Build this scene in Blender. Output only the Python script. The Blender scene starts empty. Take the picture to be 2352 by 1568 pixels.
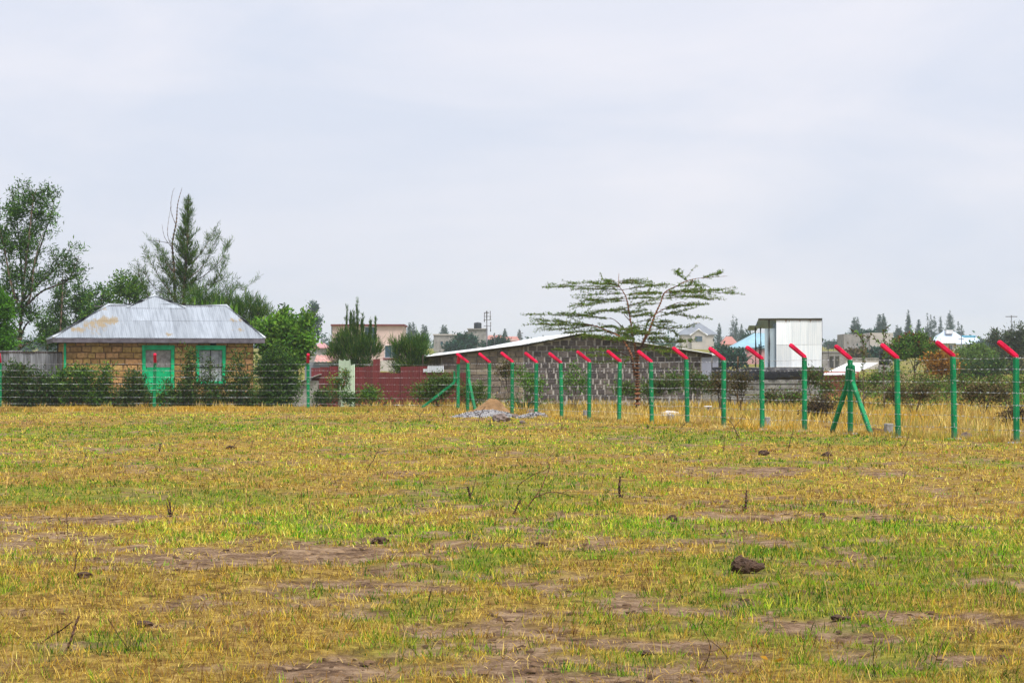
import bpy, math, random
import numpy as np
from mathutils import Vector, Matrix
R = math.radians
S = bpy.context.scene
COL = S.collection
random.seed(7)
RNG = np.random.default_rng(7)

# ------------------------------------------------------------------ camera
F, HZ, CX, CH = 5200.0, 854.0, 1176.0, 1.45     # focal length, horizon, centre in picture units (2352 wide); eye height in m
cam = bpy.data.cameras.new('camera')
cam.sensor_width = 36.0
cam.lens = 36.0 * F / 2352.0
cam.shift_y = (HZ - 784.0) / 2352.0
cam.clip_start = 0.1
cam.clip_end = 9000
camo = bpy.data.objects.new('camera', cam)
COL.objects.link(camo)
camo.location = (0, 0, CH)
camo.rotation_euler = (R(90), 0, 0)
S.camera = camo
S.render.resolution_x, S.render.resolution_y = 1024, 682

# ------------------------------------------------------------------ sky and sun (bright overcast)
SUN_EL, SUN_AZ = R(63), R(145)      # azimuth measured from +Y towards +X: behind the camera, to the right
w = bpy.data.worlds.new('World')
S.world = w
w.use_nodes = True
nt = w.node_tree
nt.nodes.clear()
nn = nt.nodes.new
out = nn('ShaderNodeOutputWorld')
bg = nn('ShaderNodeBackground')
bg.inputs['Strength'].default_value = 0.1
sky = nn('ShaderNodeTexSky')
sky.sky_type = 'NISHITA'
sky.sun_disc = False
sky.sun_elevation = SUN_EL
sky.sun_rotation = SUN_AZ
sky.dust_density = 3.0
tc = nn('ShaderNodeTexCoord')
mp = nn('ShaderNodeMapping')
mp.inputs['Scale'].default_value = (3.2, 3.2, 11.0)
mp.inputs['Location'].default_value = (0.7, 1.3, 0.2)
nz = nn('ShaderNodeTexNoise')
nz.inputs['Scale'].default_value = 1.6
nz.inputs['Detail'].default_value = 5
nz.inputs['Roughness'].default_value = 0.55
nz.inputs['Distortion'].default_value = 0.4
rp = nn('ShaderNodeValToRGB')
rp.color_ramp.elements[0].position = 0.36
rp.color_ramp.elements[0].color = (0.425, 0.452, 0.530, 1)
rp.color_ramp.elements[1].position = 0.66
rp.color_ramp.elements[1].color = (0.515, 0.512, 0.560, 1)
sc = nn('ShaderNodeVectorMath')
sc.operation = 'SCALE'
sc.inputs['Scale'].default_value = 10.0
mx = nn('ShaderNodeMix')
mx.data_type = 'RGBA'
mx.inputs[0].default_value = 0.93
nt.links.new(tc.outputs['Generated'], mp.inputs['Vector'])
nt.links.new(mp.outputs['Vector'], nz.inputs['Vector'])
nt.links.new(nz.outputs['Fac'], rp.inputs['Fac'])
nt.links.new(rp.outputs['Color'], sc.inputs[0])
nt.links.new(sky.outputs['Color'], mx.inputs[6])
nt.links.new(sc.outputs['Vector'], mx.inputs[7])
nt.links.new(mx.outputs[2], bg.inputs['Color'])
nt.links.new(bg.outputs['Background'], out.inputs['Surface'])

sl = bpy.data.lights.new('sun', 'SUN')
sl.energy = 2.7
sl.angle = R(18)
sl.color = (1.0, 0.965, 0.90)
so = bpy.data.objects.new('sun', sl)
COL.objects.link(so)
so.rotation_euler = (R(90) - SUN_EL, 0, math.pi - SUN_AZ)
so.location = (30, -30, 60)

S.view_settings.view_transform = 'Standard'
S.view_settings.look = 'None'
S.view_settings.exposure = 0.8
S.view_settings.gamma = 1.0
S.view_settings.use_curve_mapping = False
try:
    S.cycles.volume_step_rate = 1.0
    S.cycles.volume_bounces = 3
    S.cycles.max_bounces = 6
    S.cycles.diffuse_bounces = 3
    S.cycles.transparent_max_bounces = 8
except Exception:
    pass

# ------------------------------------------------------------------ helpers
def W(x, y, Y):
    """picture units (2352 wide) at a known distance Y -> world point"""
    return Vector(((x - CX) * Y / F, Y, CH - (y - HZ) * Y / F))

def hashn(ix, iy, seed):
    n = (ix.astype(np.int64) * 374761393 + iy.astype(np.int64) * 668265263 + seed * 1442695041) & 0x7fffffff
    n = ((n ^ (n >> 13)) * 1274126177) & 0x7fffffff
    n = (n ^ (n >> 16)) & 0xffffff
    return n / float(0xffffff)

def vnoise(x, y, seed=0):
    x = np.asarray(x, float); y = np.asarray(y, float)
    ix, iy = np.floor(x), np.floor(y)
    fx, fy = x - ix, y - iy
    fx = fx * fx * (3 - 2 * fx); fy = fy * fy * (3 - 2 * fy)
    a = hashn(ix, iy, seed); b = hashn(ix + 1, iy, seed)
    c = hashn(ix, iy + 1, seed); d = hashn(ix + 1, iy + 1, seed)
    return (a * (1 - fx) + b * fx) * (1 - fy) + (c * (1 - fx) + d * fx) * fy

def fbm(x, y, seed=0, oct=4, gain=0.5):
    s, a, t = 0.0, 1.0, 0.0
    for k in range(oct):
        s = s + a * vnoise(x * 2 ** k, y * 2 ** k, seed + k * 17)
        t += a; a *= gain
    return s / t

def gznp(X, Y):
    X = np.asarray(X, float); Y = np.asarray(Y, float)
    near = (fbm(X / 4.0, Y / 4.0, 3, 3) - 0.5) * 0.10 + (fbm(X / 0.7, Y / 0.7, 5, 3) - 0.5) * 0.06 + (fbm(X / 0.22, Y / 0.28, 8, 2) - 0.5) * 0.035
    near = near * np.clip((140 - Y) / 60, 0.0, 1)
    r = np.maximum(0.0, Y - 112)
    rise = 0.0136 * np.minimum(r, 800) * np.clip(r / 80, 0, 1) + 0.003 * np.maximum(r - 800, 0)
    big = (fbm(X / 160.0 + 3, Y / 160.0, 9, 3) - 0.5) * np.clip((Y - 150) / 300, 0, 1) * 4
    return near + rise + big

def gz(x, y):
    return float(gznp(np.array([x]), np.array([y]))[0])

def G(x, Y):
    """ground point under picture column x at distance Y"""
    X = (x - CX) * Y / F
    return Vector((X, Y, gz(X, Y)))

def GP(x, y):
    """ground point seen at a picture position (flat near field)"""
    Y = F * CH / (y - HZ)
    return G(x, Y)

def mat(name, col, rough=0.8, var=0.15, scale=3.0, bump=0.0, bscale=40.0, col2=None, metal=0.0, rand=0.0, spec=0.3):
    m = bpy.data.materials.new(name)
    m.use_nodes = True
    t = m.node_tree
    b = t.nodes['Principled BSDF']
    b.inputs['Roughness'].default_value = rough
    b.inputs['Metallic'].default_value = metal
    b.inputs['Specular IOR Level'].default_value = spec
    tcn = t.nodes.new('ShaderNodeTexCoord')
    n = t.nodes.new('ShaderNodeTexNoise')
    n.inputs['Scale'].default_value = scale
    n.inputs['Detail'].default_value = 6
    n.inputs['Roughness'].default_value = 0.65
    t.links.new(tcn.outputs['Object'], n.inputs['Vector'])
    r = t.nodes.new('ShaderNodeValToRGB')
    c2 = col2 if col2 else tuple(c * (1 - 2 * var) for c in col)
    c1 = col if col2 else tuple(min(0.95, c * (1 + var)) for c in col)
    r.color_ramp.elements[0].position = 0.32
    r.color_ramp.elements[1].position = 0.68
    r.color_ramp.elements[0].color = (*c2, 1)
    r.color_ramp.elements[1].color = (*c1, 1)
    t.links.new(n.outputs['Fac'], r.inputs['Fac'])
    src = r.outputs['Color']
    if rand > 0:
        oi = t.nodes.new('ShaderNodeObjectInfo')
        hs = t.nodes.new('ShaderNodeHueSaturation')
        mr = t.nodes.new('ShaderNodeMapRange')
        mr.inputs['To Min'].default_value = 1 - rand
        mr.inputs['To Max'].default_value = 1 + rand
        t.links.new(oi.outputs['Random'], mr.inputs['Value'])
        t.links.new(mr.outputs['Result'], hs.inputs['Value'])
        t.links.new(src, hs.inputs['Color'])
        src = hs.outputs['Color']
    t.links.new(src, b.inputs['Base Color'])
    if bump > 0:
        n2 = t.nodes.new('ShaderNodeTexNoise')
        n2.inputs['Scale'].default_value = bscale
        n2.inputs['Detail'].default_value = 5
        t.links.new(tcn.outputs['Object'], n2.inputs['Vector'])
        bp = t.nodes.new('ShaderNodeBump')
        bp.inputs['Strength'].default_value = bump
        bp.inputs['Distance'].default_value = 0.02
        t.links.new(n2.outputs['Fac'], bp.inputs['Height'])
        t.links.new(bp.outputs['Normal'], b.inputs['Normal'])
    return m

def leafmat(name, trans=0.3, rough=0.7):
    m = bpy.data.materials.new(name)
    m.use_nodes = True
    t = m.node_tree
    b = t.nodes['Principled BSDF']
    b.inputs['Roughness'].default_value = rough
    b.inputs['Specular IOR Level'].default_value = 0.05
    a = t.nodes.new('ShaderNodeAttribute')
    a.attribute_name = 'col'
    t.links.new(a.outputs['Color'], b.inputs['Base Color'])
    tr = t.nodes.new('ShaderNodeBsdfTranslucent')
    t.links.new(a.outputs['Color'], tr.inputs['Color'])
    ms = t.nodes.new('ShaderNodeMixShader')
    ms.inputs['Fac'].default_value = trans
    t.links.new(b.outputs['BSDF'], ms.inputs[1])
    t.links.new(tr.outputs['BSDF'], ms.inputs[2])
    t.links.new(ms.outputs['Shader'], t.nodes['Material Output'].inputs['Surface'])
    return m

def tag(o, label=None, cat=None, group=None, kind=None):
    if label: o['label'] = label
    if cat: o['category'] = cat
    if group: o['group'] = group
    if kind: o['kind'] = kind
    return o

def empty(name, loc, rz=0.0, label=None, cat=None, group=None):
    o = bpy.data.objects.new(name, None)
    COL.objects.link(o)
    o.location = loc
    o.rotation_euler = (0, 0, rz)
    o.empty_display_size = 0.2
    return tag(o, label, cat, group)

def mesh_np(name, V, Q, material, parent=None, col=None, smooth=False, origin=None):
    """V (n,3) array, Q (m,k) uniform faces"""
    V = np.asarray(V, np.float32)
    if origin is not None:
        V = V - np.array(origin, np.float32)
    Q = np.asarray(Q, np.int32)
    me = bpy.data.meshes.new(name)
    me.vertices.add(len(V))
    me.vertices.foreach_set('co', V.ravel())
    k = Q.shape[1]
    me.loops.add(Q.size)
    me.loops.foreach_set('vertex_index', Q.ravel())
    me.polygons.add(len(Q))
    me.polygons.foreach_set('loop_start', np.arange(0, Q.size, k, dtype=np.int32))
    try:
        me.polygons.foreach_set('loop_total', np.full(len(Q), k, np.int32))
    except Exception:
        pass
    if smooth:
        me.polygons.foreach_set('use_smooth', np.ones(len(Q), bool))
    me.update(calc_edges=True)
    if col is not None:
        at = me.color_attributes.new('col', 'FLOAT_COLOR', 'POINT')
        c = np.ones((len(V), 4), np.float32)
        c[:, :3] = col
        at.data.foreach_set('color', c.ravel())
    me.materials.append(material)
    o = bpy.data.objects.new(name, me)
    COL.objects.link(o)
    if parent is not None:
        o.parent = parent
    elif origin is not None:
        o.location = origin
    return o

class MB:
    def __init__(self):
        self.v = []; self.f = []; self.sm = []
    def add(self, vs, fs, smooth=False):
        n = len(self.v)
        self.v += [tuple(p) for p in vs]
        self.f += [tuple(i + n for i in f) for f in fs]
        self.sm += [smooth] * len(fs)
        return self
    def box(self, c, s, rz=0.0, M=None):
        x, y, z = s[0] / 2, s[1] / 2, s[2] / 2
        vs = [Vector((i * x, j * y, k * z)) for i in (-1, 1) for j in (-1, 1) for k in (-1, 1)]
        m = M if M is not None else Matrix.Rotation(rz, 3, 'Z')
        vs = [m @ p + Vector(c) for p in vs]
        return self.add(vs, [(0, 1, 3, 2), (4, 6, 7, 5), (0, 4, 5, 1), (2, 3, 7, 6), (0, 2, 6, 4), (1, 5, 7, 3)])
    def bbox(self, c, s, b=0.01, rz=0.0):
        """box with chamfered vertical and top edges"""
        x, y, z = s[0] / 2, s[1] / 2, s[2] / 2
        ring = [(-x + b, -y), (x - b, -y), (x, -y + b), (x, y - b), (x - b, y), (-x + b, y), (-x, y - b), (-x, -y + b)]
        m = Matrix.Rotation(rz, 3, 'Z')
        vs = []
        for zz, k in ((-z, 1), (z - b, 1), (z, 1 - b / max(x, y) * 1.2)):
            vs += [m @ Vector((p[0] * k, p[1] * k, zz)) + Vector(c) for p in ring]
        fs = []
        for l in range(2):
            for i in range(8):
                j = (i + 1) % 8
                fs.append((l * 8 + i, l * 8 + j, l * 8 + 8 + j, l * 8 + 8 + i))
        fs.append(tuple(range(16, 24)))
        fs.append(tuple(range(7, -1, -1)))
        return self.add(vs, fs)
    def tube(self, path, radii, n=6, cap=True, smooth=True):
        P = [Vector(p) for p in path]
        if not hasattr(radii, '__len__'):
            radii = [radii] * len(P)
        vs = []; fs = []
        ref = None
        for i, p in enumerate(P):
            d = (P[min(i + 1, len(P) - 1)] - P[max(i - 1, 0)])
            if d.length < 1e-9: d = Vector((0, 0, 1))
            d.normalize()
            if ref is None:
                ref = Vector((1, 0, 0)) if abs(d.x) < 0.8 else Vector((0, 1, 0))
            a = d.cross(ref)
            if a.length < 1e-6: a = d.cross(Vector((0, 1, 0.1)))
            a.normalize()
            b = d.cross(a); ref = b.cross(d) * -1
            ref = b
            a2 = b.cross(d).normalized()
            for k in range(n):
                t = 2 * math.pi * k / n
                vs.append(p + (a2 * math.cos(t) + b * math.sin(t)) * radii[i])
        for i in range(len(P) - 1):
            for k in range(n):
                j = (k + 1) % n
                fs.append((i * n + k, i * n + j, (i + 1) * n + j, (i + 1) * n + k))
        if cap:
            fs.append(tuple(range(n - 1, -1, -1)))
            fs.append(tuple((len(P) - 1) * n + k for k in range(n)))
        return self.add(vs, fs, smooth)
    def build(self, name, material, parent=None, origin=None):
        vs = self.v
        if origin is not None:
            o3 = Vector(origin)
            vs = [tuple(Vector(p) - o3) for p in vs]
        me = bpy.data.meshes.new(name)
        me.from_pydata(vs, [], self.f)
        me.polygons.foreach_set('use_smooth', np.array(self.sm, bool))
        me.materials.append(material)
        me.update()
        o = bpy.data.objects.new(name, me)
        COL.objects.link(o)
        if parent is not None:
            o.parent = parent
        elif origin is not None:
            o.location = origin
        return o

def obj_share(name, me, parent, loc=(0, 0, 0), rz=0.0, scale=(1, 1, 1)):
    o = bpy.data.objects.new(name, me)
    COL.objects.link(o)
    o.parent = parent
    o.location = loc
    o.rotation_euler = (0, 0, rz)
    o.scale = scale
    return o

def unit(V):
    return V / np.maximum(np.linalg.norm(V, axis=-1, keepdims=True), 1e-9)

def leaves_np(C, D, L, Wd, rng, bend=0.15):
    """diamond leaves: one quad each"""
    N = len(C)
    D = unit(D)
    rnd = rng.normal(size=(N, 3))
    side = unit(np.cross(D, rnd))
    nrm = np.cross(side, D)
    L = np.broadcast_to(np.asarray(L, float), (N,))[:, None]
    Wd = np.broadcast_to(np.asarray(Wd, float), (N,))[:, None]
    mid = C + D * L * 0.45 + nrm * L * bend
    V = np.stack([C, mid + side * Wd * 0.5, C + D * L, mid - side * Wd * 0.5], 1).reshape(-1, 3)
    Q = np.arange(N * 4).reshape(-1, 4)
    return V, Q

def leafcol(N, cols, rng, var=0.25):
    cols = np.array(cols, float)
    k = rng.integers(0, len(cols), N)
    c = cols[k] * (1 + (rng.random((N, 1)) - 0.5) * 2 * var)
    return np.repeat(np.clip(c, 0.003, 0.9), 4, 0)

def smooth_path(P, n=4):
    P = [Vector(p) for p in P]
    if len(P) < 3: 
        return [P[0].lerp(P[-1], i / n) for i in range(n + 1)]
    out = []
    for i in range(len(P) - 1):
        p0 = P[max(i - 1, 0)]; p1 = P[i]; p2 = P[i + 1]; p3 = P[min(i + 2, len(P) - 1)]
        for k in range(n):
            t = k / n
            out.append(0.5 * ((2 * p1) + (p2 - p0) * t + (2 * p0 - 5 * p1 + 4 * p2 - p3) * t * t + (3 * p1 - p0 - 3 * p2 + p3) * t ** 3))
    out.append(P[-1])
    return out

def paintmat(name, col, chip, dirt=True):
    """painted concrete: uneven coat, chips, faded runs and soil splashed on the foot; differs from post to post"""
    m = bpy.data.materials.new(name); m.use_nodes = True
    t = m.node_tree; b = t.nodes['Principled BSDF']
    b.inputs['Roughness'].default_value = .62; b.inputs['Specular IOR Level'].default_value = .16
    L = t.links.new
    tcn = t.nodes.new('ShaderNodeTexCoord'); oi = t.nodes.new('ShaderNodeObjectInfo')
    ml = t.nodes.new('ShaderNodeMath'); ml.operation = 'MULTIPLY'; ml.inputs[1].default_value = 37.0; L(oi.outputs['Random'], ml.inputs[0])
    ad = t.nodes.new('ShaderNodeVectorMath'); ad.operation = 'ADD'; L(tcn.outputs['Object'], ad.inputs[0]); L(ml.outputs[0], ad.inputs[1])
    def noise(sc, scale=(1, 1, 1), det=6):
        mp_ = t.nodes.new('ShaderNodeMapping'); mp_.inputs['Scale'].default_value = scale; L(ad.outputs[0], mp_.inputs['Vector'])
        n = t.nodes.new('ShaderNodeTexNoise'); n.inputs['Scale'].default_value = sc; n.inputs['Detail'].default_value = det; L(mp_.outputs[0], n.inputs['Vector'])
        return n.outputs['Fac']
    def step(f, a, c):
        r = t.nodes.new('ShaderNodeMapRange'); r.inputs['From Min'].default_value = a; r.inputs['From Max'].default_value = c; L(f, r.inputs['Value']); return r.outputs['Result']
    def mix(f, c1, c2):
        x = t.nodes.new('ShaderNodeMix'); x.data_type = 'RGBA'; L(f, x.inputs[0])
        for i, c in ((6, c1), (7, c2)):
            if isinstance(c, tuple): x.inputs[i].default_value = (*c, 1)
            else: L(c, x.inputs[i])
        return x.outputs[2]
    c = mix(step(noise(5, (1, 1, .35)), .35, .65), tuple(v * .68 for v in col), tuple(min(.9, v * 1.2 + .004) for v in col))
    c = mix(step(noise(26, (1, 1, .6)), chip, chip + .05), c, (0.30, 0.29, 0.27))
    if dirt:
        sp = t.nodes.new('ShaderNodeSeparateXYZ'); L(tcn.outputs['Object'], sp.inputs[0])
        z = step(sp.outputs['Z'], .22, -.02); n = noise(9)
        mm = t.nodes.new('ShaderNodeMath'); mm.operation = 'MULTIPLY'; L(z, mm.inputs[0]); L(step(n, .3, .65), mm.inputs[1])
        c = mix(mm.outputs[0], c, (0.20, 0.13, 0.08))
    L(c, b.inputs['Base Color'])
    bp = t.nodes.new('ShaderNodeBump'); bp.inputs['Strength'].default_value = .5; bp.inputs['Distance'].default_value = .012; L(noise(40), bp.inputs['Height']); L(bp.outputs['Normal'], b.inputs['Normal'])
    return m

# ------------------------------------------------------------------ materials
M = {}
M['leaf'] = leafmat('foliage', 0.3)
M['grass'] = leafmat('grass_blades', 0.18, 0.8)
M['bark'] = mat('grey_brown_bark', (0.16, 0.115, 0.08), 0.9, 0.25, 8, 0.6, 60)
M['bark_red'] = mat('reddish_acacia_bark', (0.30, 0.125, 0.05), 0.85, 0.25, 9, 0.5, 60)
M['stick'] = mat('weathered_dead_wood', (0.13, 0.07, 0.045), 0.9, 0.3, 14, 0.5, 80)
M['twig'] = mat('red_brown_twig', (0.25, 0.125, 0.06), 0.9, 0.3, 14)
M['stalk'] = mat('dry_yellow_stalk', (0.55, 0.36, 0.10), 0.85, 0.25, 14)
M['post_green'] = paintmat('green_painted_concrete', (0.001, 0.215, 0.075), .64)
M['post_red'] = paintmat('red_painted_concrete', (0.68, 0.004, 0.058), .68, False)
M['wire'] = mat('galvanised_wire', (0.80, 0.81, 0.84), 0.5, 0.1, 30, metal=0.0)
M['concrete'] = mat('raw_concrete', (0.34, 0.32, 0.30), 0.9, 0.2, 6, 0.4, 60)
M['soil'] = mat('dark_soil_clod', (0.095, 0.056, 0.036), 0.95, 0.3, 14, 0.9, 60)
M['rock'] = mat('grey_brown_rock', (0.22, 0.17, 0.15), 0.9, 0.25, 5, 0.7, 30)
# ------------------------------------------------------------------ field cover: bare soil, green growth (ground coordinates)
SOIL = [  # picture position, half sizes, strength of bare-soil patches
    (150, 1190, 260, 22, .9), (60, 1235, 200, 40, .9), (420, 1185, 160, 14, .55), (380, 1300, 260, 35, .65),
    (760, 1340, 180, 14, .8), (640, 1272, 230, 16, .75), (1920, 1190, 290, 9, 1.0), (1620, 1184, 60, 8, .9),
    (1410, 1480, 220, 15, 1.0), (1090, 1270, 120, 9, .8), (300, 1440, 130, 10, .8), (700, 1540, 500, 18, .7),
    (1480, 1255, 140, 12, .7), (1800, 1082, 230, 8, .7), (1560, 1130, 120, 7, .6), (2200, 1520, 120, 14, .7), (2120, 1418, 130, 8, .7),
    (1250, 1400, 240, 12, .5), (980, 1440, 260, 16, .45), (1600, 1530, 300, 12, .5)]
GREEN = [
    (500, 985, 420, 13, .8), (180, 1000, 200, 12, .8), (350, 1135, 380, 26, .85), (1080, 1140, 260, 30, .75), (60, 1148, 90, 16, .9),
    (1780, 1010, 330, 11, .95), (1500, 1000, 200, 10, .6), (1130, 1020, 200, 9, .6), (720, 1225, 230, 22, .75), (600, 1330, 120, 18, .5),
    (1380, 1215, 260, 26, .6), (1950, 1255, 420, 45, .75), (1650, 1230, 160, 16, .6), (1700, 1370, 300, 40, .6), (2150, 1330, 240, 50, .55),
    (1450, 1360, 240, 26, .6), (1150, 1290, 130, 16, .8), (1850, 1450, 230, 26, .8), (1900, 1520, 260, 30, .7), (1300, 1545, 200, 25, .6), (250, 1480, 160, 40, .4)]

def gauss_list(lst, px, py):
    s = np.zeros_like(px)
    for cx, cy, rx, ry, k in lst:
        s = np.maximum(s, k * np.exp(-(((px - cx) / rx) ** 2 + ((py - cy) / ry) ** 2) * 1.1))
    return s

def cover(X, Y):
    """-> soil, green (0..1) for ground positions"""
    Yc = np.maximum(Y, 6.0)
    wx = (fbm(X / 1.1, Y / 1.1, 61, 3) - 0.5); wy = (fbm(X / 1.1, Y / 2.0, 67, 3) - 0.5)
    px = CX + (X + wx * 0.9) * F / Yc
    py = HZ + CH * F / np.maximum(Yc + wy * 2.2 * np.clip(Yc / 25, .5, 2), 6.0)
    s0 = gauss_list(SOIL, px, py)
    g0 = gauss_list(GREEN, px, py)
    n1 = fbm(X / 0.9, Y / 1.6, 21, 4); n2 = fbm(X / 2.6, Y / 4.5, 31, 3); n3 = fbm(X / 0.25, Y / 0.3, 41, 3)
    nearf = np.clip((30 - Y) / 14, 0, 1)
    soil = s0 * 1.05 + (n1 - 0.5) * 1.6 + (n3 - 0.5) * 2.2 + (n2 - .5) * 0.7 - 0.12 + 0.13 * nearf
    soil = np.clip(soil * 1.7 - 0.05, 0, 1)
    green = g0 * 0.95 + (fbm(X / 0.7, Y / 1.0, 51, 4) - 0.5) * 1.5 + (n2 - 0.5) * 0.9 - (s0 * 0.4)
    far = np.clip((Y - 30) / 30, 0, 1)
    green = np.clip(green * 1.55 + 0.14 - 0.08 * far, 0, 1)
    green = np.where(Y > 87, np.clip(green + 0.5, .8, 1), green)
    return soil, green

# ------------------------------------------------------------------ ground sheet
def build_ground():
    rows = list(np.linspace(-60, 4, 10)[:-1])
    y = 4.0
    while y < 95:
        rows.append(y); y += max(0.09, 0.0060 * y)
    while y < 3600:
        rows.append(y); y *= 1.035
    rows = np.array(rows)
    nc = 260
    s = np.linspace(-1, 1, nc)
    s = np.sign(s) * (0.55 * np.abs(s) + 0.45 * np.abs(s) ** 3)
    hw = np.maximum(0.42 * np.abs(rows) + 7, 14)
    hw = np.where(rows < 4, 60, hw)
    hw = np.where(rows > 300, 0.6 * rows, hw)
    X = s[None, :] * hw[:, None]
    Yg = np.repeat(rows[:, None], nc, 1)
    Z = gznp(X, Yg)
    soil, green = cover(X.ravel(), Yg.ravel())
    Z = Z - 0.012 * soil.reshape(Z.shape)
    V = np.stack([X, Yg, Z], -1).reshape(-1, 3)
    i = np.arange(len(rows) - 1)[:, None] * nc + np.arange(nc - 1)[None, :]
    Q = np.stack([i, i + 1, i + nc + 1, i + nc], -1).reshape(-1, 4)
    col = np.zeros((len(V), 3)); col[:, 0] = soil; col[:, 1] = green
    m = bpy.data.materials.new('field_soil_and_thatch')
    m.use_nodes = True
    t = m.node_tree
    b = t.nodes['Principled BSDF']
    b.inputs['Roughness'].default_value = 0.95
    b.inputs['Specular IOR Level'].default_value = 0.04
    a = t.nodes.new('ShaderNodeAttribute'); a.attribute_name = 'col'
    sp = t.nodes.new('ShaderNodeSeparateColor')
    t.links.new(a.outputs['Color'], sp.inputs['Color'])
    geo = t.nodes.new('ShaderNodeNewGeometry')
    def noise(scale, det=6, rough=0.65):
        n = t.nodes.new('ShaderNodeTexNoise')
        n.inputs['Scale'].default_value = scale; n.inputs['Detail'].default_value = det
        n.inputs['Roughness'].default_value = rough
        t.links.new(geo.outputs['Position'], n.inputs['Vector'])
        return n.outputs['Fac']
    def ramp(fac, stops):
        r = t.nodes.new('ShaderNodeValToRGB')
        e = r.color_ramp.elements
        while len(e) < len(stops): e.new(0.5)
        for k, (p, c) in enumerate(stops):
            e[k].position = p; e[k].color = (*c, 1)
        t.links.new(fac, r.inputs['Fac'])
        return r.outputs['Color']
    def mixc(fac, c1, c2):
        x = t.nodes.new('ShaderNodeMix'); x.data_type = 'RGBA'
        t.links.new(fac, x.inputs[0]); t.links.new(c1, x.inputs[6]); t.links.new(c2, x.inputs[7])
        return x.outputs[2]
    soilc = ramp(noise(3.6, 12, .86), [(0.38, (0.040, 0.023, 0.014)), (0.47, (0.16, 0.099, 0.060)), (0.60, (0.38, 0.265, 0.168))])
    thatch = ramp(noise(6.0, 12, .86), [(0.39, (0.040, 0.024, 0.010)), (0.49, (0.21, 0.130, 0.034)), (0.61, (0.50, 0.350, 0.085))])
    greenc = ramp(noise(6.0, 12, .86), [(0.38, (0.055, 0.060, 0.015)), (0.60, (0.26, 0.27, 0.04))])
    base = mixc(sp.outputs['Green'], thatch, greenc)
    base = mixc(sp.outputs['Red'], base, soilc)
    t.links.new(base, b.inputs['Base Color'])
    bp = t.nodes.new('ShaderNodeBump')
    bp.inputs['Strength'].default_value = 0.9; bp.inputs['Distance'].default_value = 0.03
    t.links.new(noise(22.0, 8, .75), bp.inputs['Height'])
    t.links.new(bp.outputs['Normal'], b.inputs['Normal'])
    o = mesh_np('ground', V, Q, m, col=col, smooth=True)
    tag(o, kind='structure')
build_ground()

# fence lines (ground plan)
LF_Y = 84.0                                     # the run across the back of the field
RA = Vector(((1074 - CX) * 80 / F, 80.0))       # far end of the run on the right
RB = Vector(((2335 - CX) * 46.2 / F, 46.2))     # nearest post on the right
RD = (RB - RA).normalized()
RN = Vector((RD.y, -RD.x))                      # towards the field
if RN.x > 0: RN = -RN
def right_of_fence(X, Y):
    t = (Y - RA.y) / RD.y
    return X > RA.x + RD.x * t + 0.05

# ------------------------------------------------------------------ grass of the field: short stubble and fresh tufts
def blades(C, H, Wd, lean, az, rng):
    """tapered bent blades: a quad and a tip, 5 verts; C base, lean = horizontal offset of the tip as a fraction of H"""
    N = len(C)
    d = np.stack([np.cos(az), np.sin(az), np.zeros(N)], 1)
    fa = rng.random(N) * np.pi
    s = np.stack([np.cos(fa), np.sin(fa), np.zeros(N)], 1) * (Wd / 2)[:, None]
    up = np.array([0, 0, 1.0])
    hz = np.sqrt(np.clip(1 - np.minimum(lean, .995) ** 2, .01, 1))
    m = C + d * (lean * H * 0.38)[:, None] + up * (H * hz * 0.55)[:, None]
    tip = C + d * (lean * H)[:, None] + up * (H * hz)[:, None]
    V = np.stack([C - s, C + s, m + s * .8, m - s * .8, tip], 1).reshape(-1, 3)
    b = np.arange(N)[:, None] * 5
    T = np.concatenate([b + np.array([[0, 1, 2]]), b + np.array([[0, 2, 3]]), b + np.array([[3, 2, 4]])], 1).reshape(-1, 3)
    return V, T

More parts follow.
